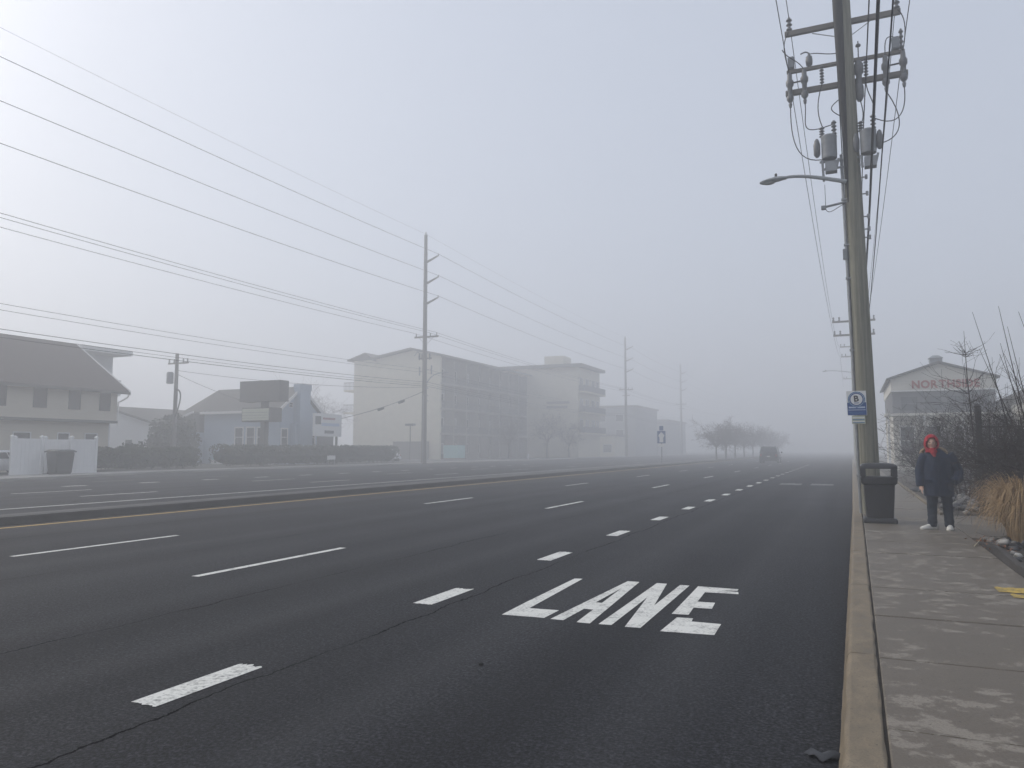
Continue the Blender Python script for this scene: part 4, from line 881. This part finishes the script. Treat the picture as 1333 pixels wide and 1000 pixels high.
ORD = ('first', 'second', 'third', 'fourth', 'fifth', 'sixth', 'seventh', 'eighth')
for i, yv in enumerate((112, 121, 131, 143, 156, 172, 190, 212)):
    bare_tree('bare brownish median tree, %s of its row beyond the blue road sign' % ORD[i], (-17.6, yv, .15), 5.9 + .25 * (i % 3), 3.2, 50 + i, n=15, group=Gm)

# ------------------------------------------------------------------ houses across the road
def window(parent, face, u0, u1, z0, z1, p, fr=.07, frame='trim_white', pane='window_dark', depth=.05, mull=True, sgn=1):
    """face 'x': wall plane x=p facing +x, u along y; face 'y': wall plane y=p facing -y, u along x"""
    m = MB(); d0, d1 = (p + .003, p + depth) if face == 'x' else (p - depth, p - .003)
    def bx(a, b, c, d, q0, q1):
        if face == 'x': m.box(q0, q1, a, b, c, d)
        else: m.box(a, b, q0, q1, c, d)
    for a, b, c, d in ((u0 - fr, u0, z0 - fr, z1 + fr), (u1, u1 + fr, z0 - fr, z1 + fr), (u0, u1, z1, z1 + fr), (u0, u1, z0 - fr, z0)): bx(a, b, c, d, d0, d1)
    if mull: bx(u0, u1, (z0 + z1) / 2 - .025, (z0 + z1) / 2 + .025, d0, d1 - .01 if face == 'x' else d1)
    o = m.build('window', frame, parent)
    m = MB(); q0, q1 = (p - .02, p + .018) if face == 'x' else (p - .018, p + .02)
    bx(u0, u1, z0, z1, q0, q1); m.build('pane', pane, o); return o
# brown-roofed house
h1 = thing('house', 'beige two-storey house with steep brown roof and overhanging upper floor', 'house', (-55.5, 27, .1))
MB().box(-61, -50.6, 8, 40.3, 0, 3.75).build('lower_wall', 'beige_siding', h1)
MB().box(-61, -50.0, 8, 40.45, 3.7, 6.1).build('upper_wall', 'beige_siding', h1)
g_ = MB(); g_.prism([(-61, 6.0), (-50.0, 6.0), (-55.5, 9.5)], 'y', 40.1, 40.45); g_.build('gable_wall', 'beige_siding', h1)
MB().box(-50.6, -49.93, 8, 40.5, 3.52, 3.70).build('jetty_trim', 'fascia', h1)
rf = MB(); rf.prism([(-61.6, 5.72), (-55.5, 9.62), (-49.4, 5.72), (-49.4, 5.90), (-55.5, 9.84), (-61.6, 5.90)], 'y', 7.6, 40.95); roof = rf.build('roof', 'brown_roof', h1)
MB().box(-49.4, -49.26, 7.6, 40.95, 5.68, 5.86).build('gutter', 'fascia', roof)
rk = MB(); rk.prism([(-49.35, 5.62), (-49.35, 5.94), (-55.5, 9.9), (-61.6, 5.94), (-61.6, 5.62), (-55.5, 9.55)], 'y', 40.951, 41.05); rk.build('barge_board', 'trim_white', roof)
MB().tube([(-49.33, 40.9, 5.72), (-49.5, 40.9, 5.45), (-49.95, 40.75, 5.2), (-50.02, 40.56, 5.1), (-50.02, 40.56, 3.4)], .05, 6).build('downpipe', 'trim_white', h1)
for a, b in ((39.0, 39.8), (36.6, 37.4), (34.05, 34.9), (31.3, 32.15), (28.8, 29.6)): window(h1, 'x', a, b, 4.45, 5.75, -50.0, .05, 'shutter', 'shutter')
for a, b, z0 in ((33.2, 34.3, .1), (36.3, 37.1, 1.0), (38.4, 39.3, .1), (30.5, 31.4, 1.0)): window(h1, 'x', a, b, z0, 2.7, -50.6, .08, 'trim_white', 'shutter')
# white block behind it
h2 = thing('apartment_block', 'pale flat-roofed block with a rooftop balcony rising behind the brown-roofed house', 'building', (-66, 46, .1))
MB().box(-75, -60.6, 44.2, 48.4, 0, 9.9).build('wall', 'white_siding', h2); MB().box(-75.4, -58.6, 43.8, 48.8, 9.9, 10.35).build('roof', 'trim_white', h2)
MB().box(-60.59, -59.2, 44.4, 48.2, 6.3, 6.5).build('balcony_slab', 'trim_white', h2)
m_ = MB()
for i in range(10): m_.box(-59.28, -59.23, 44.45 + .4 * i, 44.5 + .4 * i, 6.5, 7.6)
for i in range(4): m_.box(-60.5 + .35 * i, -60.45 + .35 * i, 44.42, 44.47, 6.5, 7.6)
m_.box(-59.3, -59.2, 44.4, 48.2, 7.6, 7.68); m_.box(-60.59, -59.3, 44.4, 44.48, 7.6, 7.68); m_.build('railing', 'rail', h2)
window(h2, 'y', -66.5, -65.2, 7.2, 8.9, 44.2); window(h2, 'x', 45.4, 47.2, 6.6, 8.8, -60.6)
h3 = thing('outbuilding', 'low white gabled outbuilding between the brown-roofed house and the transformer pole', 'building', (-72, 62, .1))
MB().box(-80, -66, 58, 70, 0, 4.3).build('wall', 'white_siding', h3); g_ = MB(); g_.prism([(-80.5, 4.1), (-73, 6.0), (-65.5, 4.1), (-65.5, 4.32), (-73, 6.25), (-80.5, 4.32)], 'y', 57.5, 70.5); g_.build('roof', 'grey_roof', h3)
g_ = MB(); g_.prism([(-80, 4.1), (-66, 4.1), (-73, 5.9)], 'y', 57.98, 58.2); g_.build('gable_wall', 'white_siding', h3); window(h3, 'y', -70.2, -69.2, 1.2, 2.6, 58)
# blue house
bh = thing('blue_house', 'pale blue house with grey roof and tall chimney on its gable end', 'house', (-58, 63.6, .1))
MB().box(-62, -52, 60.7, 66.5, 0, 5.55).build('wall', 'blue_siding', bh)
g_ = MB(); g_.prism([(60.7, 5.5), (66.5, 5.5), (63.6, 7.75)], 'x', -52.3, -52.0); g_.build('gable_wall', 'blue_siding', bh)
g_ = MB(); g_.prism([(60.2, 5.32), (63.6, 7.85), (67.0, 5.32), (67.0, 5.5), (63.6, 8.05), (60.2, 5.5)], 'x', -63, -51.7); rf = g_.build('roof', 'grey_roof', bh)
g_ = MB(); g_.prism([(60.1, 5.22), (63.6, 7.82), (67.1, 5.22), (67.1, 5.55), (63.6, 8.12), (60.1, 5.55)], 'x', -51.699, -51.6); g_.build('barge_board', 'trim_white', rf)
MB().box(-62, -51.72, 60.02, 60.17, 5.22, 5.48).build('fascia_board', 'trim_white', rf)
MB().box(-68.3, -62.01, 60.0, 66.5, 0, 3.35).build('wing_wall', 'blue_siding', bh)
g_ = MB(); g_.add([(-63.0, 60.2, 5.5), (-63.0, 63.6, 8.05), (-63.0, 67, 5.5), (-69, 59.6, 3.3), (-69, 67, 3.3), (-62.4, 59.6, 3.3), (-62.4, 67, 3.3), (-69, 59.6, 3.15), (-69, 67, 3.15), (-62.4, 59.6, 3.15), (-62.4, 67, 3.15)],
                 [(3, 5, 0), (3, 0, 1), (3, 1, 4), (4, 1, 2), (4, 2, 6), (5, 6, 2, 0), (0, 2, 1), (7, 8, 10, 9), (3, 7, 9, 5), (4, 6, 10, 8), (3, 4, 8, 7), (5, 9, 10, 6)]); g_.build('wing_roof', 'grey_roof', bh)
g_ = MB(); g_.bar((-62.9, 60.05, 5.5), (-68.9, 59.5, 3.28), .12, .2); g_.build('barge_board', 'trim_white', rf)
ch = MB().box(-51.99, -51.2, 62.75, 64.35, 0, 7.6).build('chimney', 'blue_siding', bh); MB().box(-52.05, -51.14, 62.68, 64.42, 7.6, 8.25).build('chimney_top', 'blue_siding', bh); MB().box(-51.99, -51.3, 62.2, 64.9, 0, 4.2).build('chimney_base', 'blue_siding', bh)
for a in (-57.7, -56.2, -54.8): window(bh, 'y', a, a + .95, 1.9, 3.75, 60.7, .14)
for a in (60.95, 65.3): window(bh, 'x', a, a + .8, 2.0, 3.6, -52.0, .14)
window(bh, 'x', 62.0, 62.5, 5.9, 6.3, -52.0, .05); 
MB().box(-59.5, -52.3, 59.3, 60.69, 0, .55).build('porch_step', 'white_siding', bh)
m_ = MB()
for i in range(9): m_.box(-59.3 + .8 * i, -59.24 + .8 * i, 59.34, 59.4, .55, 1.7)
m_.box(-59.35, -52.4, 59.33, 59.41, 1.7, 1.78); m_.build('porch_railing', 'teal', bh)
g_ = MB(); g_.prism([(67.2, 4.4), (74.0, 4.4), (70.5, 6.1)], 'x', -66, -55); g_.box(-66, -55.3, 67.4, 73.8, 0, 4.4); tag(g_.build('outbuilding', 'grey_roof'), 'low grey-roofed annex behind the blue house', 'building')
# two-panel sign on a post
sg = thing('pylon_sign', 'blank two-panel pole sign with dark upper box rising over the hedge', 'sign', (-48, 54, .1))
MB().box(-48.25, -47.75, 53.75, 54.25, 0, 7.3).build('post', 'motel_dark', sg)
u = MB(); u.box(-50.45, -45.85, 53.4, 54.6, 5.85, 7.7); u.build('upper_box', 'fascia', sg, bevel=.03)
l_ = MB(); l_.box(-49.95, -46.75, 53.2, 54.8, 4.05, 5.3); lb = l_.build('lower_box', 'fascia', sg, bevel=.03)
MB().box(-49.85, -46.85, 53.17, 53.2, 4.15, 5.2).build('reader_board', 'sign_cream', lb)
for z in (4.35, 4.6, 4.85): MB().box(-49.85, -46.85, 53.16, 53.17, z, z + .02).build('letter_rail', 'rail', lb)
s2 = thing('business_sign', 'white roadside sign with red band on two posts by the blue house', 'sign', (-48.7, 64.2, .1))
for a in (62.6, 65.6): MB().box(-48.95, -48.75, a, a + .15, 0, 2.9).build('post', 'motel_dark', s2)
pn = MB().box(-48.95, -48.7, 61.9, 66.3, 2.9, 5.2).build('panel', 'sign_white', s2)
MB().box(-48.70, -48.68, 63.2, 65.2, 4.6, 4.8).build('red_band', 'faded_red', pn); MB().box(-48.70, -48.68, 62.0, 62.9, 4.1, 4.9).build('emblem', 'north_grey', pn); MB().box(-48.70, -48.68, 63.0, 65.9, 3.95, 4.25).build('text_band', 'sign_text', pn); MB().box(-48.70, -48.68, 63.5, 65.0, 3.2, 3.5).build('text_band', 'north_grey', pn)
s3 = thing('small_sign', 'small white sign on a short stake before the hedge', 'sign', (-46.2, 61.4, .1))
MB().box(-46.26, -46.2, 60.9, 60.96, .1, .6).build('stake', 'galv', s3); MB().box(-46.26, -46.2, 61.9, 61.96, .1, .6).build('stake', 'galv', s3); MB().box(-46.26, -46.22, 60.8, 62.05, .6, 1.0).build('panel', 'trim_white', s3)
# vinyl enclosure
vf = thing('vinyl_fence', 'white vinyl fence enclosure standing round the dark trash cart', 'fence', (-44, 31, .1))
def vpanel(x0, y0, x1, y1, h=2.2):
    m = MB(); n = max(2, int(math.hypot(x1 - x0, y1 - y0) / .22)); dx, dy = (x1 - x0) / n, (y1 - y0) / n
    for i in range(n):
        a = (x0 + dx * (i + .02), y0 + dy * (i + .02)); b = (x0 + dx * (i + .98), y0 + dy * (i + .98)); p = MB(); p.bar((a[0], a[1], h / 2 + .05), (b[0], b[1], h / 2 + .05), .03, h - .25); p.build('board', 'vinyl', vf)
    for z in (.18, h - .05): p = MB(); p.bar((x0, y0, z), (x1, y1, z), .06, .14); p.build('rail', 'vinyl', vf)
def vpost(x, yv, h=2.3):
    MB().box(x - .07, x + .07, yv - .07, yv + .07, .05, h).build('post', 'vinyl', vf); MB().taper((x, yv), .095, .095, h, .095, .095, h + .04).taper((x, yv), .09, .09, h + .04, .01, .01, h + .13).build('post_cap', 'vinyl', vf)
for x, yv in ((-43.5, 28.5), (-43.5, 30.25), (-43.5, 32.15), (-43.5, 33.8), (-45.9, 30.25), (-45.9, 32.15), (-45.9, 33.8)): vpost(x, yv)
for a in (((-43.5, 28.57), (-43.5, 30.18)), ((-43.5, 32.22), (-43.5, 33.73)), ((-45.9, 30.32), (-45.9, 32.08)), ((-45.9, 32.22), (-45.9, 33.73)), ((-43.57, 30.25), (-45.83, 30.25)), ((-43.57, 33.8), (-45.83, 33.8))): vpanel(*a[0], *a[1])
tc = thing('trash_cart', 'large dark wheeled trash cart with flared lid in the vinyl enclosure gap', 'trash cart', (-43.0, 31.2, .1))
MB().taper((-42.95, 31.05), .40, .50, .16, .48, .60, 1.42).build('body', 'cart', tc, bevel=.05, smooth=True)
MB().taper((-42.95, 31.05), .53, .67, 1.42, .53, .67, 1.50).taper((-42.95, 31.05), .51, .65, 1.50, .36, .5, 1.58).build('lid', 'cart', tc, bevel=.02)
for a in (30.68, 31.42):
    m_ = MB(); m_.cyl((-43.33, a - .05, .24), (-43.33, a + .05, .24), .14, .14, 14); m_.build('wheel', 'rubber', tc, smooth=True)

# ------------------------------------------------------------------ motel
mo = thing('motel', 'four-storey cream motel with balcony front and projecting wing across the road', 'motel', (-60, 110, .1))
Y0, Y1 = 98.5, 132.0; XF, XB = -55.0, -66.2; ZE = 15.3
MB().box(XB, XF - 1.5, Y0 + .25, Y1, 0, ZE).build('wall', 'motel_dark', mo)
MB().box(XB, XF, Y0, Y0 + .24, 0, ZE).build('side_wall', 'cream', mo)
g_ = MB(); g_.prism([(XB, ZE), (XF, ZE), ((XB + XF) / 2 + 1, ZE + 1.05)], 'y', Y0, Y0 + .24); g_.build('gable_wall', 'cream', mo)
g_ = MB(); g_.prism([(XB - .8, ZE - .1), ((XB + XF) / 2 + 1, ZE + 1.15), (XF + .9, ZE - .15), (XF + .9, ZE + .15), ((XB + XF) / 2 + 1, ZE + 1.4), (XB - .8, ZE + .2)], 'y', Y0 - .8, Y1 + .5); g_.build('roof', 'fascia', mo)
MB().box(-71.0, XB - .01, Y0 + 1.2, Y0 + 9, 0, 15.4).build('stair_tower', 'cream', mo)
g_ = MB(); g_.prism([(-71.9, 15.3), (-68.6, 16.3), (XB - .85, 15.3), (XB - .85, 15.5), (-68.6, 16.55), (-71.9, 15.5)], 'y', Y0 + .5, Y0 + 9.6); g_.build('tower_roof', 'fascia', mo)
for z in (7.4, 10.9):
    sl = MB().box(-73.2, -71.01, Y0 + 1.6, Y0 + 8.4, z - .25, z).build('balcony_slab', 'cream', mo)
    m_ = MB()
    for i in range(9): m_.box(-73.2 + .25 * i, -73.15 + .25 * i, Y0 + 1.62, Y0 + 1.67, z, z + 1.1)
    m_.box(-73.2, -71.01, Y0 + 1.6, Y0 + 1.68, z + 1.1, z + 1.2); m_.build('railing', 'rail', sl)
BAY = 4.1; nb = 8
FL = [0.12, 4.0, 7.7, 11.4]
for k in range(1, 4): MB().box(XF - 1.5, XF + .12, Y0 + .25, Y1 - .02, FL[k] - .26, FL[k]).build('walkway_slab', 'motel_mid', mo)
for i in range(nb + 1):
    yv = Y0 + .26 + BAY * i; yv = min(yv, Y1 - .3)
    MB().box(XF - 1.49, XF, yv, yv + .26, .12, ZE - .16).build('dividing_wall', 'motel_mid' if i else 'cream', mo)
rng = random.Random(77)
for k in range(4):
    for i in range(nb):
        ya = Y0 + .52 + BAY * i; yb = ya + BAY - .28; z = FL[k]
        window(mo, 'x', ya + .35, ya + 1.25, z + .05, z + 2.3, XF - 1.5, .07, 'trim_white', 'curtain' if rng.random() < .5 else 'window_dark', mull=False)
        window(mo, 'x', ya + 1.6, ya + 3.3, z + .9, z + 2.3, XF - 1.5, .07, 'trim_white', 'curtain' if rng.random() < .4 else 'window_dark', mull=False)
        if k:
            m_ = MB(); m_.box(XF - .05, XF, ya, yb, z + 1.02, z + 1.1); m_.box(XF - .05, XF, ya, yb, z + .1, z + .16)
            for q in range(14): yy_ = ya + (yb - ya) * (q + .5) / 14; m_.box(XF - .045, XF - .005, yy_ - .03, yy_ + .03, z + .16, z + 1.02)
            m_.build('railing', 'rail', mo)
MB().box(-62.6, -56.6, Y0 - .5, Y0 - .3, .1, 2.75).build('garden_wall', 'motel_dark', mo)
aw = MB(); aw.box(XF + .2, XF + 2.6, Y0 + .8, Y0 + 3.2, .3, 2.2); aw.build('pool_shed', 'teal', mo, bevel=.05)
# wing
WX, WY0, WY1, WZ = -45.2, 132.2, 145.5, 16.6
MB().box(-66, WX, WY0, WY1, 0, WZ).build('wing_wall', 'cream', mo)
MB().box(-66.4, WX + 1.0, WY0 - .8, WY1 + .6, WZ, WZ + .55).build('wing_roof', 'fascia', mo)
MB().box(-52.4, -48.6, 134, 138.2, WZ + .55, 19.0).build('lift_house', 'cream', mo)
for z in (4.6, 8.4, 12.2):
    sl = MB().box(WX + .01, WX + 1.2, WY0 + .3, WY1, z - .3, z).build('balcony_slab', 'cream', mo)
    MB().box(WX + 1.12, WX + 1.18, WY0 + .3, WY1, z, z + 1.1).build('balustrade', 'rail', sl); MB().box(WX + .1, WX + 1.1, WY0 + .31, WY0 + .37, z, z + 1.1).build('balustrade', 'rail', sl)
    for a in (133.2, 136.6, 140.2, 143): window(mo, 'x', a, a + 1.9, z + .1, z + 2.4, WX, .08, mull=False)
for z in (9.9, 9.1): MB().box(-51.3, -47.2 + (z - 9.1) * .5, WY0 - .06, WY0 - .005, z, z + .45).build('wall_sign', 'motel_mid', mo)
ps = thing('lamp_standard', 'short dark lamp post with wide flat head before the cream motel side wall', 'lamp', (-56.9, 93.5, .1))
MB().cyl((-56.9, 93.5, .1), (-56.9, 93.5, 4.9), .08, .07, 8).build('post', 'black_metal', ps); MB().box(-57.6, -56.2, 93.2, 93.8, 4.9, 5.2).build('head', 'black_metal', ps, bevel=.04)
# dim buildings farther along
for (x0, x1, y0, y1, h, lab) in ((-66, -46.5, 178, 200, 11.6, 'barely visible flat-roofed building behind the hazy tall pole'), (-64, -46.8, 161, 171, 4.4, 'low pale building just beyond the motel wing'), (-66, -47, 214, 240, 9.5, 'ghostly block farthest along the road in fog')):
    b_ = thing('building', lab, 'building', ((x0 + x1) / 2, y0, .1)); MB().box(x0, x1, y0, y1, 0, h).build('wall', 'hazed_wall' if h > 6 else 'cream', b_)
    MB().box(x0 - .4, x1 + .4, y0 - .4, y1 + .4, h, h + .4).build('roof', 'motel_mid', b_)  # roof lightened too, haze in its colour like the walls
    for k in range(int(h // 3.6) or 1):
        for i in range(4): window(b_, 'y', x0 + 1.5 + i * 4.4, x0 + 3.3 + i * 4.4, 1 + k * 3.6, 2.6 + k * 3.6, y0, .1, mull=False)

# ------------------------------------------------------------------ gabled building with lettering
nb_ = thing('gabled_building', 'gabled building with red NORTHSIDE lettering behind the bare shrubs', 'building', (6.3, 66, .1))
MB().box(3.0, 9.8, 66.0, 80, 4.3, 6.05).build('middle_wall', 'north_grey', nb_)
MB().box(3.0, 9.8, 66.3, 80, 0, 4.28).build('lower_wall', 'north_white', nb_)
g_ = MB(); g_.prism([(2.92, 6.06), (9.9, 6.06), (9.9, 6.92), (6.2, 8.05), (2.92, 6.98)], 'y', 65.8, 80); g_.build('gable_wall', 'north_white', nb_)
g_ = MB(); g_.prism([(2.62, 6.90), (6.2, 8.08), (10.1, 6.85), (10.1, 6.99), (6.2, 8.24), (2.62, 7.04)], 'y', 65.5, 80.5); rf = g_.build('roof', 'fascia', nb_)
cp = MB(); cp.box(5.75, 6.6, 67.0, 67.9, 8.0, 8.62); cp.taper((6.175, 67.45), .50, .53, 8.62, .2, .2, 8.85); cp.build('cupola', 'tank_grey', rf)
m_ = MB(); m_.box(2.9, 9.9, 65.78, 65.80, 6.0, 6.1); m_.build('trim_band', 'trim_white', nb_)
x = 4.36
for chx in 'NORTHSIDE':
    me, a, b = glyph(chx, .72, .03); me.materials.append(MATS['letter_red']); o = bpy.data.objects.new('sign_letter', me); col.objects.link(o); o.parent = nb_
    o.rotation_euler = (R(90), 0, 0); o.scale = (1.06, 1.12, 1); o.location = Vector((x - a, 65.74, 6.24)) - ORG[nb_.name]; x += (b - a) * 1.06 + .07
for a in (3.6, 5.2, 6.8, 8.3): window(nb_, 'y', a, a + 1.1, 4.55, 5.6, 66.0, .06, 'north_grey')
for a in (3.5, 5.3, 7.1, 8.6): window(nb_, 'y', a, a + .9, 1.2, 3.3, 66.3, .12)
MB().box(2.4, 10.2, 64.2, 66.28, 4.1, 4.28).build('porch_roof', 'north_white', nb_)
for a in (2.6, 5.0, 7.5, 10.0): MB().box(a - .07, a + .07, 64.3, 64.45, .1, 4.1).build('porch_post', 'trim_white', nb_)
rb = thing('shop_building', 'low grey-roofed building beside the gabled building', 'building', (15, 60, .1))
MB().box(10.8, 24, 56, 74, 0, 5.2).build('wall', 'north_white', rb); g_ = MB(); g_.prism([(10.3, 5.0), (17.4, 8.4), (24.5, 5.0), (24.5, 5.2), (17.4, 8.65), (10.3, 5.2)], 'y', 55.5, 74.5); g_.build('roof', 'grey_roof', rb)
g_ = MB(); g_.prism([(10.8, 5.0), (24, 5.0), (17.4, 8.2)], 'y', 56.0, 56.2); g_.build('gable_wall', 'north_white', rb)
for a in (12, 15, 18): window(rb, 'y', a, a + 1.4, 1.2, 3.2, 56, .1)

# ------------------------------------------------------------------ vehicles
def vehicle(label, cat, loc, heading, L, W, Hh, body_mat, suv, name):
    """built nose towards +y in local space, then turned"""
    t = thing(name, label, cat, loc); t.rotation_euler = (0, 0, heading); ORG[t.name] = Vector((0, 0, 0))
    hw = W / 2; belt = Hh * (.60 if suv else .62); zb = .24
    def sec(yv, w0, w1, z0, z1): return [(-w0 * .92, yv, z0), (w0 * .92, yv, z0), (w0, yv, z0 + .12), (w0, yv, z0 + (z1 - z0) * .6), (w1, yv, z1 - .03), (w1 * .9, yv, z1), (-w1 * .9, yv, z1), (-w1, yv, z1 - .03), (-w0, yv, z0 + (z1 - z0) * .6), (-w0, yv, z0 + .12)]
    h_ = L / 2; nose = belt * (.80 if not suv else .9)
    st = [(-h_, hw * .86, hw * .80, zb + .18, belt * .92), (-h_ + .12, hw * .95, hw * .9, zb + .05, belt * .97), (-h_ + .8, hw, hw * .95, zb, belt), (0, hw, hw * .95, zb, belt), (h_ * .38, hw, hw * .94, zb, belt), (h_ * .75, hw * .98, hw * .88, zb, nose + .06), (h_ - .15, hw * .92, hw * .8, zb + .05, nose - .08), (h_, hw * .8, hw * .66, zb + .15, nose - .22)]
    m = MB(); m.loft([sec(*q) for q in st]); m.build('body', body_mat, t, smooth=True, bevel=.02)
    r0, r1 = (-h_ + .08, -h_ + .42) if suv else (-h_ + .55, -h_ + 1.25); f1, f0 = (h_ * .12, h_ * .42)
    def cab(yv, w_, z): return [(-w_, yv, z), (w_, yv, z)]
    P = []; F = []
    for z, ra, fa, w_ in ((belt - .02, r0, f0, hw * .93), (Hh - .07, r1, f1, hw * .76), (Hh, r1 + .18, f1 - .2, hw * .66)): P += [(-w_, ra, z), (w_, ra, z), (w_, fa, z), (-w_, fa, z)]
    for i in range(2):
        for j in range(4): F.append((i * 4 + j, i * 4 + (j + 1) % 4, (i + 1) * 4 + (j + 1) % 4, (i + 1) * 4 + j))
    F += [(3, 2, 1, 0), (8, 9, 10, 11)]
    cb = MB().add(P, F).build('cabin', body_mat, t, bevel=.03, smooth=True)
    def lerp3(a, b, u): return tuple(a[k] + (b[k] - a[k]) * u for k in range(3))
    def glass(ia, ib, ic, id_, u0, u1, v0, v1, off):
        a, b, c, d = P[ia], P[ib], P[ic], P[id_]; q = [lerp3(lerp3(a, b, u), lerp3(d, c, u), v) for u, v in ((u0, v0), (u1, v0), (u1, v1), (u0, v1))]
        q2 = [(x + off[0], y_ + off[1], z + off[2]) for x, y_, z in q]; MB().add(q + q2, [(0, 1, 2, 3), (7, 6, 5, 4), (0, 4, 5, 1), (1, 5, 6, 2), (2, 6, 7, 3), (3, 7, 4, 0)]).build('window', 'window_dark', t)
    glass(0, 1, 5, 4, .07, .93, .12, .9, (0, -.012, .006)); glass(2, 3, 7, 6, .06, .94, .1, .94, (0, .012, .006))
    for a, b, c, d, s_ in ((1, 2, 6, 5, 1), (3, 0, 4, 7, -1)):
        for u0, u1 in ((.07, .34), (.38, .64), (.68, .93)): glass(a, b, c, d, u0, u1, .12, .86, (s_ * .012, 0, .004))
    wr = .36 if suv else .32
    for sx_ in (-1, 1):
        for yv in (-L * .30, L * .31):
            m = MB(); m.cyl((sx_ * (hw - .22), yv, wr), (sx_ * (hw + .015), yv, wr), wr, wr, 20); wl = m.build('wheel', 'rubber', t, smooth=True)
            m = MB(); m.cyl((sx_ * (hw + .0), yv, wr), (sx_ * (hw + .025), yv, wr), wr * .62, wr * .6, 14); m.build('rim', 'rim', wl)
        MB().box(sx_ * (hw - .24) - .09, sx_ * (hw - .24) + .09, -h_ - .03, -h_ + .12, belt * .68, belt * .9).build('tail_light', 'tail_red', t, bevel=.015)
        MB().box(sx_ * hw * .6 - .16, sx_ * hw * .6 + .16, h_ - .22, h_ - .03, nose * .66, nose * .8).build('headlight', 'head_clear', t, bevel=.02)
        MB().box(sx_ * (hw + .10) - .09, sx_ * (hw + .10) + .09, f0 - .35, f0 - .23, belt + .0, belt + .17).build('mirror', body_mat, t, bevel=.02)
    MB().box(-hw * .88, hw * .88, -h_ - .08, -h_ + .1, zb + .06, zb + .34).build('bumper', 'black_plastic' if suv else body_mat, t, bevel=.03)
    MB().box(-.17, .17, -h_ - .03, -h_ + .05, belt * .62, belt * .74).build('number_plate', 'plate', t)
    if suv:
        for s_ in (-1, 1): MB().bar((s_ * hw * .6, r1 + .3, Hh + .05), (s_ * hw * .6, f1 - .3, Hh + .05), .05).build('roof_rail', 'black_metal', t)
    return t
vehicle('black sport utility vehicle driving away into the fog', 'car', (-8.75, 95, .0), 0, 4.9, 2.15, 1.92, 'car_dark', True, 'sport_utility_vehicle')
vehicle('white parked car partly behind the vinyl fence', 'car', (-47.3, 30.3, .1), R(4), 4.5, 1.8, 1.45, 'car_white', False, 'parked_car')
vehicle('white parked car half hidden by the hedge near the motel', 'car', (-54.5, 83.5, .1), R(70), 4.5, 1.8, 1.5, 'car_white', False, 'parked_car')

# ------------------------------------------------------------------ fog
m, t, b = nodes('fog'); t.nodes.clear()
out = t.nodes.new('ShaderNodeOutputMaterial'); pv = t.nodes.new('ShaderNodeVolumePrincipled')
pv.inputs['Color'].default_value = (.95, .97, 1.0, 1); pv.inputs['Density'].default_value = .0083; pv.inputs['Anisotropy'].default_value = .35
pv.inputs['Density Attribute'].default_value = ''; pv.inputs['Temperature Attribute'].default_value = ''
t.links.new(pv.outputs[0], out.inputs['Volume'])
hz = MB().box(-720, 720, -720, 720, -1.5, 28).build('haze', 'fog'); hz['kind'] = 'stuff'
hz['label'] = 'even grey fog filling the street'; hz['category'] = 'fog'
